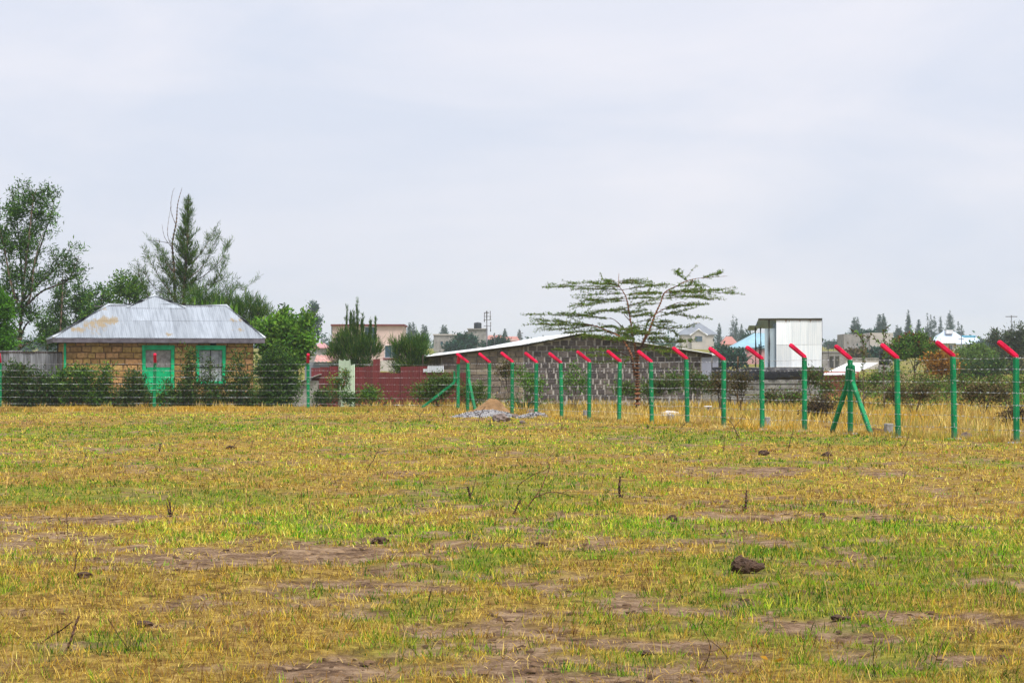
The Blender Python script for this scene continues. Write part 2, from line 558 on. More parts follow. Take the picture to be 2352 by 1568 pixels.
def field_grass():
    rng = np.random.default_rng(11)
    Y0, Y1 = 8.5, 88.0
    nt_ = 68000
    # tuft centres: density per m2 falls with distance as blades get too small to see
    u = rng.random(nt_)
    p = 0.45                                     # exponent of the cumulative distribution
    Yt = (Y0 ** p + u * (Y1 ** p - Y0 ** p)) ** (1 / p)
    Yt = np.concatenate([Yt, 8.5 + 16 * rng.random(24000) ** 1.2]); nt_ = len(Yt)
    Xt = (rng.random(nt_) * 2 - 1) * (0.236 * Yt + 1.3)
    soil, green = cover(Xt, Yt)
    keep = rng.random(nt_) > np.clip(soil * 1.12 - .08, 0, .985)
    keep &= ~((Yt < LF_Y) & right_of_fence(Xt, Yt) & (Yt > 40))
    keep &= Yt < LF_Y + 1.0
    Xt, Yt, soil, green = Xt[keep], Yt[keep], soil[keep], green[keep]
    isg = rng.random(len(Xt)) < np.clip(green * .80 + 0.09, 0, .82)
    def make(sel, nb, hlo, hhi, spread, leanlo, leanhi, cols, var, wk, name, label, seed, flat=0.0):
        rg = np.random.default_rng(seed)
        X, Y = Xt[sel], Yt[sel]
        sz = 0.7 + 0.7 * rg.random(len(X)) ** 2
        idx = np.repeat(np.arange(len(X)), nb)
        N = len(idx)
        sp_ = spread * (1 + Y[idx] / 45)
        bx = X[idx] + rg.normal(size=N) * sp_
        by = Y[idx] + rg.normal(size=N) * sp_ * 1.3
        H = (hlo + (hhi - hlo) * rg.random(N) ** 1.6) * sz[idx]
        lean = leanlo + (leanhi - leanlo) * rg.random(N)
        fl = rg.random(N) < flat
        lean = np.where(fl, 0.97, lean)
        H = np.where(fl, H * 1.15, H)
        wd = np.maximum(0.0042, by * 0.00040) * (0.7 + 0.6 * rg.random(N)) * wk
        C = np.stack([bx, by, gznp(bx, by) - 0.012], 1)
        V, T = blades(C, H, wd, lean, rg.random(N) * 6.283, rg)
        cols = np.array(cols)
        tint = np.floor(fbm(X / 1.3, Y / 2.4, seed + 300, 3) * 2.2 * len(cols)).astype(int) % len(cols)
        tint = np.where(rg.random(len(X)) < .5, tint, rg.integers(0, len(cols), len(X)))
        own = rg.integers(0, len(cols), N)
        k = np.where(rg.random(N) < 0.6, tint[idx], own)
        c = cols[k] * (1 + (rg.random((N, 1)) - 0.5) * 2 * var) * (.72 + .56 * rg.random(len(X)))[idx][:, None]
        big = fbm(X / 3.0, Y / 7.0, 511, 3); big = np.clip((big - .36) / .28, 0, 1)[idx][:, None]     # greyer, browner stands and fresher ones
        c = c * (np.array([.86, .79, .80]) * (1 - big) + np.array([1.08, 1.10, 1.0]) * big)
        c = np.clip(c, .003, .85)
        o = mesh_np(name, V, T, M['grass'], col=np.repeat(c, 5, 0))
        tag(o, label, 'grass', kind='stuff')
    dry = [(0.70, 0.51, 0.10), (0.62, 0.44, 0.055), (0.80, 0.64, 0.17), (0.44, 0.25, 0.03), (0.22, 0.115, 0.03), (0.60, 0.41, 0.04), (0.50, 0.45, 0.05), (0.15, 0.08, 0.03), (0.72, 0.57, 0.13), (0.38, 0.37, 0.04)]
    grn = [(0.12, 0.31, 0.010), (0.22, 0.42, 0.018), (0.03, 0.11, 0.010), (0.42, 0.48, 0.04), (0.06, 0.20, 0.015), (0.64, 0.50, 0.08), (0.28, 0.40, 0.03)]
    make(isg, 7, .025, .090, .022, .2, .85, grn, .3, 1.0, 'green_grass', 'fresh green grass tufts growing in patches over the field', 3)
    make(~isg, 7, .018, .085, .032, .25, .95, dry, .25, .85, 'dry_grass', 'short straw yellow stubble grass covering the field', 4, flat=.16)
    # pale straw litter lying over soil and stubble
    nl = 11000
    Xl = 8.5 + 34 * rng.random(nl) ** 1.5; Yl = Xl; Xl = (rng.random(nl) * 2 - 1) * (0.236 * Yl + 1.3)
    keep_t = Xt, Yt
    Xt, Yt = Xl, Yl
    make(np.ones(nl, bool), 4, .04, .12, .05, .96, .99, [(0.74, 0.57, 0.17), (0.62, 0.45, 0.11), (0.50, 0.34, 0.08), (0.28, 0.16, 0.05)], .2, .75, 'straw_litter', 'pale broken straw lying flat on the soil of the field', 6)
    Xt, Yt = keep_t
    # a few tall thin dry stems
    sel = rng.random(len(Xt)) < 0.05 * (fbm(Xt / 1.2, Yt / 2.0, 401, 3) > .5)
    make(sel, 4, .07, .22, .03, .05, .5, [(0.42, 0.25, 0.10), (0.30, 0.16, 0.07), (0.6, 0.45, 0.2)], .3, .6, 'dry_stems', 'thin brown dry weed stems scattered through the field', 5)
field_grass()

def tall_grass():
    rg = np.random.default_rng(21)
    # behind the fences
    n = 6800
    Yt = 45 + rg.random(n) ** .8 * 68
    Xt = (rg.random(n) * 2 - 1) * (0.236 * Yt + 1.5)
    keep = right_of_fence(Xt, Yt) & ((Yt < 79.5) | (Yt > LF_Y + 0.3)) | ((Yt > LF_Y + 0.2) & (Yt < 88))
    dens = fbm(Xt / 2.5, Yt / 4, 71, 3)
    keep &= rg.random(n) < np.clip(dens * 2.2 - .35, .1, 1)
    Xt, Yt = Xt[keep], Yt[keep]
    # a strip of longer grass at the foot of the fences, field side and far side
    k = 3600
    xs = -20.5 + rg.random(k) * 19; ys = LF_Y + rg.normal(size=k) * 0.55
    k2 = 1500
    tt = rg.random(k2); off = rg.normal(size=k2) * 0.45 - .35
    xr = RA.x + (RB.x - RA.x) * tt * 1.1 - RN.x * -off; yr = RA.y + (RB.y - RA.y) * tt * 1.1 - RN.y * -off
    Xt = np.concatenate([Xt, xs, xr]); Yt = np.concatenate([Yt, ys, yr])
    hs = np.concatenate([0.29 * (0.55 + 0.9 * fbm(Xt[:-(k + k2)] / 3, Yt[:-(k + k2)] / 3, 81, 2)), np.full(k, .15), np.full(k2, .11)])
    nb = 12
    idx = np.repeat(np.arange(len(Xt)), nb); N = len(idx)
    bx = Xt[idx] + rg.normal(size=N) * .13; by = Yt[idx] + rg.normal(size=N) * .13
    H = hs[idx] * (.4 + rg.random(N))
    wd = by * 0.00030 * (0.6 + 0.8 * rg.random(N))
    C = np.stack([bx, by, gznp(bx, by) - .01], 1)
    V, T = blades(C, H, wd, .1 + .55 * rg.random(N), rg.random(N) * 6.283, rg)
    cols = np.array([(0.74, 0.50, 0.09), (0.66, 0.40, 0.045), (0.76, 0.58, 0.20), (0.42, 0.27, 0.07), (0.38, 0.36, 0.06), (0.58, 0.40, 0.08)])
    big = (fbm(Xt / 2, Yt / 3, 91, 2) * 6).astype(int) % 6
    kk = np.where(rg.random(N) < .55, big[idx], rg.integers(0, 6, N))
    c = cols[kk] * .88 * (1 + (rg.random((N, 1)) - .5) * .6)
    o = mesh_np('tall_grass', V, T, M['grass'], col=np.repeat(c, 5, 0))
    tag(o, 'long golden dry grass standing along and behind the fences', 'grass', kind='stuff')
tall_grass()

# ------------------------------------------------------------------ fence posts, struts and wire
def ringloft(mb, P, dirs, hx, hy, side, cham, rounded_end=False):
    """square section with chamfers lofted along P; side = local x axis"""
    vs = []; fs = []
    n = 8
    for i, p in enumerate(P):
        d = dirs[i].normalized(); s = side.normalized(); q = d.cross(s).normalized()
        k = 1.0
        ring = [(-hx + cham, -hy), (hx - cham, -hy), (hx, -hy + cham), (hx, hy - cham), (hx - cham, hy), (-hx + cham, hy), (-hx, hy - cham), (-hx, -hy + cham)]
        kx = ky = 1.0
        if rounded_end and i == len(P) - 1: kx, ky = 0.45, 0.45
        if rounded_end and i == len(P) - 2: kx, ky = 0.85, 0.85
        for a, b in ring:
            vs.append(p + s * a * kx + q * b * ky)
    for i in range(len(P) - 1):
        for a in range(n):
            b = (a + 1) % n
            fs.append((i * n + a, i * n + b, (i + 1) * n + b, (i + 1) * n + a))
    fs.append(tuple(range(n - 1, -1, -1))); fs.append(tuple((len(P) - 1) * n + a for a in range(n)))
    mb.add(vs, fs)

def fence_post(loc, lean_dir, label, group, tilt=0.0, H=1.79, wobble=0.0, hw=0.050):
    e = empty('fence_post', loc, 0, label, 'fence post', group)
    L = Vector((lean_dir[0], lean_dir[1], 0)).normalized()
    side = Vector((-L.y, L.x, 0))
    up = Vector((0, 0, 1))
    T = Matrix.Rotation(tilt, 3, 'Y')
    def fin(v): return T @ v
    mb = MB()
    P = [Vector((0, 0, -0.25)), Vector((0, 0, 0.9)), Vector((0, 0, H - 0.02))]
    ringloft(mb, [fin(p) for p in P], [fin(up)] * 3, hw, hw, side, 0.010)
    mb.build('shaft', M['post_green'], e)
    mb = MB()
    ad = (L * (0.41 + wobble) + up * 0.29)
    p0 = Vector((0, 0, H - 0.02))
    P = [p0, p0 + up * 0.035 + L * 0.012, p0 + up * 0.035 + ad * 0.90, p0 + up * 0.035 + ad * 0.97, p0 + up * 0.035 + ad]
    ringloft(mb, [fin(p) for p in P], [fin(up), fin((up + ad.normalized()))] + [fin(ad)] * 3, hw - .002, hw - .002, side, 0.014, True)
    mb.build('cranked_arm', M['post_red'], e)
    return e

def strut(post_xy, direction, ztop, zkink, foot_d, label, off=0.13):
    D = Vector((direction[0], direction[1], 0)).normalized()
    side = Vector((-D.y, D.x, 0))
    base = Vector((post_xy[0], post_xy[1], 0))
    foot = base + D * foot_d
    foot.z = gz(foot.x, foot.y) - 0.12
    k = base + D * off
    top = k.copy(); top.z = ztop; k.z = zkink
    d2 = (k - foot).normalized()
    up = Vector((0, 0, 1))
    mb = MB()
    P = [foot, k - d2 * .03, k + up * .05, top - up * .03, top]
    dirs = [d2, d2, up, up, up]
    ringloft(mb, P, dirs, 0.047, 0.047, side, 0.010, True)
    o = mb.build('fence_strut', M['post_green'], None, (foot.x, foot.y, gz(foot.x, foot.y)))
    tag(o, label, 'fence strut', 'struts bracing the fence posts')
    return o

ORD = ['first', 'second', 'third', 'fourth', 'fifth', 'sixth', 'seventh', 'eighth', 'ninth', 'tenth', 'eleventh', 'twelfth', 'thirteenth', 'fourteenth', 'fifteenth', 'sixteenth']
PX_R = [2335, 2192, 2063, 1953, 1848, 1751, 1662, 1579, 1497, 1422, 1353, 1290, 1231, 1176, 1123, 1074]
right_posts = []
for i, px in enumerate(PX_R):
    # where the sight line through this column meets the fence line
    k = (px - CX) / F
    t = (k * RA.y - RA.x) / (RD.x - k * RD.y)
    p = RA + RD * t
    right_posts.append(p)
    if i == 0: lab = 'green concrete post with red cranked top nearest the right edge of the picture'
    elif i == 3: lab = 'green red-topped post propped by two sloping struts on the right fence'
    elif i == 15: lab = 'green red-topped post beside the fence corner, bright strut on its right'
    else: lab = 'green post with red cranked top, %s from the right on the receding fence' % ORD[i]
    fence_post((p.x, p.y, gz(p.x, p.y)), (RN.x, RN.y), lab, 'posts of the fence receding on the right',
               tilt=random.uniform(-.02, .02), H=1.79 + random.uniform(-.04, .035), wobble=random.uniform(-.02, .02))
q = RB + RD * 2.5                                 # next post, just outside the picture: carries the wire on
right_posts.insert(0, q)
fence_post((q.x, q.y, gz(q.x, q.y)), (RN.x, RN.y), 'green post with red top just beyond the right picture edge', 'posts of the fence receding on the right')
PX_L = [(-352, 'green post with red top beyond the left picture edge'), (0, 'green red-topped post cut by the left edge of the picture'),
        (354, 'green red-topped post standing before the green door of the stone house'),
        (708, 'green red-topped post between the stone house and the maroon sheet fence'),
        (1052, 'green red-topped corner post with a long strut sloping down to its left')]
left_posts = []
for px, lab in PX_L:
    p = Vector(((px - CX) * LF_Y / F, LF_Y))
    left_posts.append(p)
    fence_post((p.x, p.y, gz(p.x, p.y)), (0.12, -1.0), lab, 'posts of the fence across the back of the field', tilt=random.uniform(-.01, .02), H=1.80, hw=.058)
strut(left_posts[-1], (-1, 0.02), 1.50, 1.06, 1.66, 'long green strut sloping down to the left from the corner post')
strut(RA, (RD.x, RD.y), 1.55, 1.16, 1.0, 'bright green strut behind the sand heap at the fence corner')
p3 = right_posts[4]
strut(p3, (RD.x, RD.y), 1.62, 1.18, 1.12, 'right one of the pair of struts, sunlit, leaning on the propped post')
strut(p3, (-RD.x, -RD.y), 1.60, 1.18, 1.05, 'left dark one of the pair of struts, leaning on the propped post')

def barbed(posts, off, z, seed, label, group):
    rg = random.Random(seed)
    pts = []
    for i, p in enumerate(posts):
        a = Vector((p.x + off[0], p.y + off[1], gz(p.x, p.y) + z + rg.uniform(-.014, .014)))
        if i:
            b = pts[-1]
            sag = rg.uniform(0.004, 0.035)
            for k in range(1, 10):
                t = k / 10
                m = b.lerp(a, t); m.z -= sag * 4 * t * (1 - t) + rg.uniform(-.003, .003)
                pts.append(m)
        pts.append(a)
    mb = MB(); mb.tube(pts, 0.0043, 5)
    o0 = Vector((pts[0].x, pts[0].y, 0))
    e = empty('barbed_wire', (pts[0].x, pts[0].y, pts[0].z), 0, label, 'barbed wire', group)
    mb.build('strand', M['wire'], e, pts[0])
    bb = MB()
    for i in range(len(pts) - 1):
        a, b = pts[i], pts[i + 1]
        L = (b - a).length
        n = max(1, int(L / 0.125))
        d = (b - a).normalized()
        s = d.cross(Vector((0, 0, 1))).normalized(); u = s.cross(d)
        for k in range(n):
            c = a.lerp(b, (k + rg.random() * .2) / n)
            for th in (rg.uniform(0, 3.1), rg.uniform(0, 3.1)):
                v = (s * math.cos(th) + u * math.sin(th)) * 0.020 + d * rg.uniform(-.007, .007)
                bb.tube([c - v, c + v], 0.0032, 3, cap=False, smooth=False)
    o = bb.build('barbs', M['wire'], e, pts[0])
    o['kind'] = 'stuff'
HS = [0.27 + 0.246 * k for k in range(7)]
WN = ['lowest', 'second lowest', 'third lowest', 'middle', 'third highest', 'second highest', 'highest']
for k, z in enumerate(HS):
    barbed(left_posts, (0.0, -0.068), z, 100 + k, '%s barbed wire strand of the fence across the back' % WN[k], 'barbed wire strands of the back fence')
    barbed(right_posts, (RN.x * .068, RN.y * .068), z, 200 + k, '%s barbed wire strand of the fence receding on the right' % WN[k], 'barbed wire strands of the right fence')
# ------------------------------------------------------------------ stone blocks
def blockmat(name, stops, rough=0.9, bump=0.6):
    m = bpy.data.materials.new(name)
    m.use_nodes = True
    t = m.node_tree
    b = t.nodes['Principled BSDF']
    b.inputs['Roughness'].default_value = rough
    b.inputs['Specular IOR Level'].default_value = 0.2
    oi = t.nodes.new('ShaderNodeObjectInfo')
    r = t.nodes.new('ShaderNodeValToRGB')
    e = r.color_ramp.elements
    while len(e) < len(stops): e.new(0.5)
    for k, (p, c) in enumerate(stops):
        e[k].position = p; e[k].color = (*c, 1)
    t.links.new(oi.outputs['Random'], r.inputs['Fac'])
    g = t.nodes.new('ShaderNodeNewGeometry')
    n = t.nodes.new('ShaderNodeTexNoise'); n.inputs['Scale'].default_value = 9; n.inputs['Detail'].default_value = 6
    t.links.new(g.outputs['Position'], n.inputs['Vector'])
    mr = t.nodes.new('ShaderNodeMapRange')
    mr.inputs['From Min'].default_value = .3; mr.inputs['From Max'].default_value = .7
    mr.inputs['To Min'].default_value = .62; mr.inputs['To Max'].default_value = 1.18
    t.links.new(n.outputs['Fac'], mr.inputs['Value'])
    hs = t.nodes.new('ShaderNodeHueSaturation')
    t.links.new(r.outputs['Color'], hs.inputs['Color'])
    t.links.new(mr.outputs['Result'], hs.inputs['Value'])
    t.links.new(hs.outputs['Color'], b.inputs['Base Color'])
    n2 = t.nodes.new('ShaderNodeTexNoise'); n2.inputs['Scale'].default_value = 30; n2.inputs['Detail'].default_value = 5
    t.links.new(g.outputs['Position'], n2.inputs['Vector'])
    bp = t.nodes.new('ShaderNodeBump'); bp.inputs['Strength'].default_value = bump; bp.inputs['Distance'].default_value = .02
    t.links.new(n2.outputs['Fac'], bp.inputs['Height']); t.links.new(bp.outputs['Normal'], b.inputs['Normal'])
    return m
M['tanblock'] = blockmat('ochre_dressed_stone', [(0, (0.34, 0.19, 0.075)), (.25, (0.46, 0.28, 0.09)), (.5, (0.56, 0.37, 0.12)), (.75, (0.58, 0.31, 0.14)), (1, (0.42, 0.26, 0.10))])
M['greyblock'] = blockmat('dark_grey_stone_block', [(0, (0.070, 0.058, 0.058)), (.4, (0.105, 0.088, 0.086)), (.75, (0.145, 0.122, 0.114)), (1, (0.18, 0.15, 0.13))])
M['paleblock'] = blockmat('brown_grey_stone_block', [(0, (0.15, 0.12, 0.10)), (.5, (0.25, 0.20, 0.155)), (1, (0.33, 0.275, 0.20))])
M['mortar_tan'] = mat('tan_mortar', (0.27, 0.17, 0.085), .95, .3, 4, .5, 40)
M['mortar_grey'] = mat('light_grey_mortar', (0.58, 0.54, 0.50), .95, .25, 3, .5, 40, col2=(0.26, .23, .21))
M['mortar_dull'] = mat('dull_mortar', (0.20, 0.165, 0.13), .95, .25, 3, .5, 40)

def rough_block(name, material, var):
    """six slightly irregular chamfered block faces as shared meshes, unit size (x along wall, y depth, z up)"""
    out = []
    for s in range(6):
        rg = random.Random(s * 13 + var)
        vs = []; fs = []
        j = lambda a: rg.uniform(-a, a)
        # back ring, front ring, inset proud face
        back = [(-.5, .5, -.5), (.5, .5, -.5), (.5, .5, .5), (-.5, .5, .5)]
        fr = [(-.5 + j(.02), -.32, -.5 + j(.04)), (.5 + j(.02), -.32, -.5 + j(.04)), (.5 + j(.02), -.32, .5 + j(.04)), (-.5 + j(.02), -.32, .5 + j(.04))]
        ins = [(-.44 + j(.03), -.5 + j(.1), -.40 + j(.05)), (.44 + j(.03), -.5 + j(.1), -.40 + j(.05)), (.44 + j(.03), -.5 + j(.1), .40 + j(.05)), (-.44 + j(.03), -.5 + j(.1), .40 + j(.05))]
        vs = back + fr + ins
        for k in range(4):
            l = (k + 1) % 4
            fs.append((k + 4, l + 4, l, k)); fs.append((k + 8, l + 8, l + 4, k + 4))
        fs.append((8, 9, 10, 11)); fs.append((3, 2, 1, 0))
        me = bpy.data.meshes.new(name)
        me.from_pydata(vs, [], fs); me.materials.append(material); me.update()
        out.append(me)
    return out
BLK_TAN = rough_block('stone_block', M['tanblock'], 1)
BLK_GREY = rough_block('stone_block', M['greyblock'], 2)
BLK_PALE = rough_block('stone_block', M['paleblock'], 3)

def lay_blocks(parent, meshes, x0, x1, z0, ztop, rowh, lmin, lmax, joint, holes=(), rng=None, y=0.0, depth=.06, rz=0.0, origin=(0, 0), vjoint=None, zjit=0.0):
    """lay courses on a wall in the local xz plane facing -y; ztop(x) = top of the wall"""
    rng = rng or random.Random(1)
    vj = vjoint if vjoint is not None else joint
    z = z0; n = 0
    zmax = max(ztop(x0 + (x1 - x0) * k / 40) for k in range(41))
    row = 0
    while z < zmax - 0.04:
        spans = [(x0, x1)]
        for (hx0, hx1, hz0, hz1) in holes:
            if z + rowh * .5 > hz0 and z + rowh * .5 < hz1:
                ns = []
                for a, b in spans:
                    if hx1 <= a or hx0 >= b: ns.append((a, b)); continue
                    if hx0 > a: ns.append((a, hx0))
                    if hx1 < b: ns.append((hx1, b))
                spans = ns
        for a, b in spans:
            x = a
            first = True
            while x < b - 0.03:
                l = rng.uniform(lmin, lmax)
                if first and row % 2: l *= 0.55
                first = False
                if b - (x + l) < lmin * .45: l = b - x
                top = min(ztop(x), ztop(x + l))
                h = min(rowh, top - z)
                if h > 0.06:
                    c, s = math.cos(rz), math.sin(rz)
                    lx, ly = x + l / 2, y - depth * .18
                    o = obj_share('stone_block', rng.choice(meshes), parent,
                                  (origin[0] + lx * c - ly * s, origin[1] + lx * s + ly * c, z + h / 2 + rng.uniform(-zjit, zjit)), rz,
                                  (max(.04, l - vj * rng.uniform(.6, 1.4)), depth * rng.uniform(.85, 1.15), h - joint * rng.uniform(.6, 1.4)))
                    n += 1
                x += l
        z += rowh; row += 1
    return n

# ------------------------------------------------------------------ corrugated sheets
def sheetmat(name, base, dirt, rust, rust_amt=0.5, spots=None, rough=0.45, metal=0.35, rscale=1.3):
    m = bpy.data.materials.new(name)
    m.use_nodes = True
    t = m.node_tree
    b = t.nodes['Principled BSDF']
    b.inputs['Roughness'].default_value = rough
    b.inputs['Metallic'].default_value = metal
    tcn = t.nodes.new('ShaderNodeTexCoord')
    n = t.nodes.new('ShaderNodeTexNoise'); n.inputs['Scale'].default_value = 2.2; n.inputs['Detail'].default_value = 6
    mp_ = t.nodes.new('ShaderNodeMapping'); mp_.inputs['Scale'].default_value = (5.0, .35, .35)
    t.links.new(tcn.outputs['Object'], mp_.inputs['Vector']); t.links.new(mp_.outputs['Vector'], n.inputs['Vector'])
    r = t.nodes.new('ShaderNodeValToRGB')
    r.color_ramp.elements[0].position = .32; r.color_ramp.elements[0].color = (*dirt, 1)
    r.color_ramp.elements[1].position = .58; r.color_ramp.elements[1].color = (*base, 1)
    t.links.new(n.outputs['Fac'], r.inputs['Fac'])
    oi = t.nodes.new('ShaderNodeObjectInfo')
    mr = t.nodes.new('ShaderNodeMapRange'); mr.inputs['To Min'].default_value = .76; mr.inputs['To Max'].default_value = 1.10
    t.links.new(oi.outputs['Random'], mr.inputs['Value'])
    hs = t.nodes.new('ShaderNodeHueSaturation')
    t.links.new(r.outputs['Color'], hs.inputs['Color']); t.links.new(mr.outputs['Result'], hs.inputs['Value'])
    n2 = t.nodes.new('ShaderNodeTexNoise'); n2.inputs['Scale'].default_value = rscale; n2.inputs['Detail'].default_value = 8
    n2.inputs['Roughness'].default_value = .7
    mp2 = t.nodes.new('ShaderNodeMapping'); mp2.inputs['Scale'].default_value = (3.2, 1.0, 1.0)
    t.links.new(tcn.outputs['Object'], mp2.inputs['Vector']); t.links.new(mp2.outputs['Vector'], n2.inputs['Vector'])
    val = n2.outputs['Fac']
    if spots:
        # corroded areas with a place of their own on the roof: (x, y, z, radius)
        for (sx, sy, sz, rad) in spots:
            sub = t.nodes.new('ShaderNodeVectorMath'); sub.operation = 'DISTANCE'
            t.links.new(tcn.outputs['Object'], sub.inputs[0]); sub.inputs[1].default_value = (sx, sy, sz)
            k = t.nodes.new('ShaderNodeMapRange'); k.inputs['From Min'].default_value = 0; k.inputs['From Max'].default_value = rad
            k.inputs['To Min'].default_value = .30; k.inputs['To Max'].default_value = 0
            t.links.new(sub.outputs['Value'], k.inputs['Value'])
            ad = t.nodes.new('ShaderNodeMath'); ad.operation = 'ADD'
            t.links.new(val, ad.inputs[0]); t.links.new(k.outputs['Result'], ad.inputs[1])
            val = ad.outputs[0]
    r2 = t.nodes.new('ShaderNodeValToRGB')
    r2.color_ramp.elements[0].position = 1 - rust_amt * .72; r2.color_ramp.elements[0].color = (0, 0, 0, 1)
    r2.color_ramp.elements[1].position = min(1, 1 - rust_amt * .72 + .10); r2.color_ramp.elements[1].color = (1, 1, 1, 1)
    t.links.new(val, r2.inputs['Fac'])
    x = t.nodes.new('ShaderNodeMix'); x.data_type = 'RGBA'
    t.links.new(r2.outputs['Color'], x.inputs[0]); t.links.new(hs.outputs['Color'], x.inputs[6]); x.inputs[7].default_value = (*rust, 1)
    t.links.new(x.outputs[2], b.inputs['Base Color'])
    return m

def sheet_face(parent, name, material, O, a, b, n, s0, s1, tmin, tmax, width=.80, rows=(0, 99), pitch=.076, amp=.010, rng=None, lift=.004):
    """corrugated sheets on a plane: O origin, a along the eave, b up the slope, n outward normal"""
    rng = rng or random.Random(3)
    O, a, b, n = Vector(O), Vector(a).normalized(), Vector(b).normalized(), Vector(n).normalized()
    s = s0; k = 0
    while s < s1 - .02:
        e = min(s + width, s1)
        for ri in range(len(rows) - 1):
            lo, hi = rows[ri], rows[ri + 1]
            ns = max(2, int((e - s) / (pitch / 4)))
            vs = []; fs = []; prev = None
            base = ri * lift * 1.6 + (k % 2) * lift + rng.uniform(0, lift * .6)
            for i in range(ns + 1):
                ss = s + (e - s + .03) * i / ns
                ss = min(ss, s1)
                t0 = max(tmin(ss), lo); t1 = min(tmax(ss), hi + .06)
                if t1 - t0 < .01: prev = None; continue
                off = n * (base + amp * math.sin(2 * math.pi * ss / pitch))
                vs += [O + a * ss + b * t0 + off, O + a * ss + b * t1 + off]
                c = len(vs) - 2
                if prev is not None: fs.append((prev, c, c + 1, prev + 1))
                prev = c
            if fs:
                mb = MB(); mb.add(vs, fs, True); mb.build(name, material, parent)
        s = e; k += 1

# ------------------------------------------------------------------ stone house on the left
M['fascia'] = mat('weathered_grey_board', (0.14, 0.125, 0.145), .8, .25, 5, .3, 40)
M['trim_green'] = mat('bright_green_gloss_paint', (0.001, 0.48, 0.19), .5, .18, 5, .2, 40)
M['timber_grey'] = mat('bare_grey_boards', (0.36, 0.33, 0.32), .85, .25, 7, .4, 50)
M['curtain'] = mat('grey_white_curtain', (0.42, 0.43, 0.47), .9, .25, 5)
M['dark_wood'] = mat('dark_brown_timber', (0.06, 0.04, 0.03), .9, .3, 6, .4, 40)
M['interior'] = mat('dark_interior', (0.02, 0.02, 0.022), .95, .1, 3)
HS_ROOF = sheetmat('old_corrugated_roof', (0.38, 0.42, 0.47), (0.26, 0.29, 0.33), (0.30, 0.235, 0.145), .48,
                   spots=[(1.1, 0.6, 3.1, 1.0), (1.75, 1.2, 3.5, .8), (1.55, 2.2, 4.05, .55), (0.4, .3, 3.0, .5), (7.0, 0.4, 3.0, .45), (4.1, -.1, 2.9, .35), (7.0, 1.3, 3.5, .5)], rough=.5, metal=.25)
def house():
    org = Vector(((150 - CX) * 90 / F, 90.0, 0.0))
    e = empty('stone_house', (org.x, org.y, 0), R(14), 'small ochre stone house with hipped corrugated iron roof and green door', 'house')
    Lw, Dp, Hw = 7.5, 5.0, 2.70
    door = (3.03, 4.30, 0.0, 2.42); win = (5.17, 6.36, 0.98, 2.42); slit = (-1, -1, 0, 0)
    vent = (5.75, 5.98, 2.47, 2.66)
    mb = MB()
    # walls with real openings
    holes = [(3.10, 4.22, 2.34), (5.26, 6.27, 2.34)]
    mb.box((1.55, .12, Hw / 2), (3.10, .18, Hw)); mb.box((4.74, .12, Hw / 2), (1.04, .18, Hw)); mb.box((6.885, .12, Hw / 2), (1.23, .18, Hw))
    mb.box((3.66, .12, 2.52), (1.12, .18, .36)); mb.box((5.765, .12, 2.52), (1.01, .18, .36)); mb.box((5.765, .12, .52), (1.01, .18, 1.04))
    mb.box((.09, Dp / 2 + .1, Hw / 2), (.18, Dp - .2, Hw)); mb.box((Lw - .09, Dp / 2 + .1, Hw / 2), (.18, Dp - .2, Hw))
    mb.box((Lw / 2, Dp, Hw / 2), (Lw, .18, Hw))
    mb.build('wall', M['mortar_tan'], e)
    rg = random.Random(5)
    lay_blocks(e, BLK_TAN, 0.02, Lw - .02, 0.02, lambda x: 2.62, .245, .28, .60, .034, [door, win, vent], rg, y=.012, depth=.075, zjit=.008)
    lay_blocks(e, BLK_TAN, 0.05, Dp - .05, 0.02, lambda x: 2.62, .31, .5, .8, .03, [], rg, y=-.012, depth=.07, rz=-R(90), origin=(0, Dp))
    # dark vent under the eave
    MB().box((5.865, .02, 2.565), (.2, .06, .17)).build('vent', M['interior'], e)
    # roof: main hip
    ze = 2.80; oh = .45
    zr = 4.19; yr = 2.6
    # front slope
    A = Vector((-.5, -oh, ze)); rise = zr - ze; run = yr + oh
    b = Vector((0, run, rise)); Ls = b.length; bu = b.normalized(); n = Vector((0, -rise, run)).normalized()
    s_end = 8.4; r0, r1 = 2.38, 7.2
    def tmaxf(s):
        if s < r0: return Ls * s / r0
        if s > r1: return Ls * (s_end - s) / (s_end - r1)
        return Ls
    rgs = random.Random(8)
    sheet_face(e, 'roof_sheet', HS_ROOF, A, (1, 0, 0), bu, n, 0, s_end, lambda s: 0, tmaxf, .80, (0, Ls * .52, Ls + .1), rng=rgs)
    # back slope (plain), left and right hips
    yb = Dp + oh
    A2 = Vector((s_end - .5, yb, ze)); b2 = Vector((0, -(yb - yr), rise)); L2 = b2.length
    sheet_face(e, 'roof_sheet', HS_ROOF, A2, (-1, 0, 0), b2, Vector((0, rise, yb - yr)), 0, s_end,
               lambda s: 0, lambda s: L2 * min(1, (s / (s_end - r1)) if s < s_end - r1 else 1, (s_end - s) / r0), 1.6, (0, L2 + .1), pitch=.15, rng=rgs)
    for sx, ex, rr in ((-1, -.5, r0), (1, s_end - .5, s_end - r1)):
        O = Vector((ex, yb if sx < 0 else -oh, ze)); a = Vector((0, -1 if sx < 0 else 1, 0))
        bb = Vector((-sx * rr, 0, rise)); Lh = bb.length; D = yb + oh
        m1 = (yb - yr) if sx < 0 else (yr + oh)
        sheet_face(e, 'roof_sheet', HS_ROOF, O, a, bb, Vector((sx * rise, 0, rr)), 0, D, lambda s: 0,
                   lambda s, m1=m1, D=D, Lh=Lh: Lh * (s / m1 if s < m1 else (D - s) / (D - m1)), .9, (0, Lh + .1), rng=rgs)
    # cross wing behind with its own little hip facing the front
    ap = Vector((3.80, 3.05, 4.60)); hipY = 2.36; hwid = 1.20
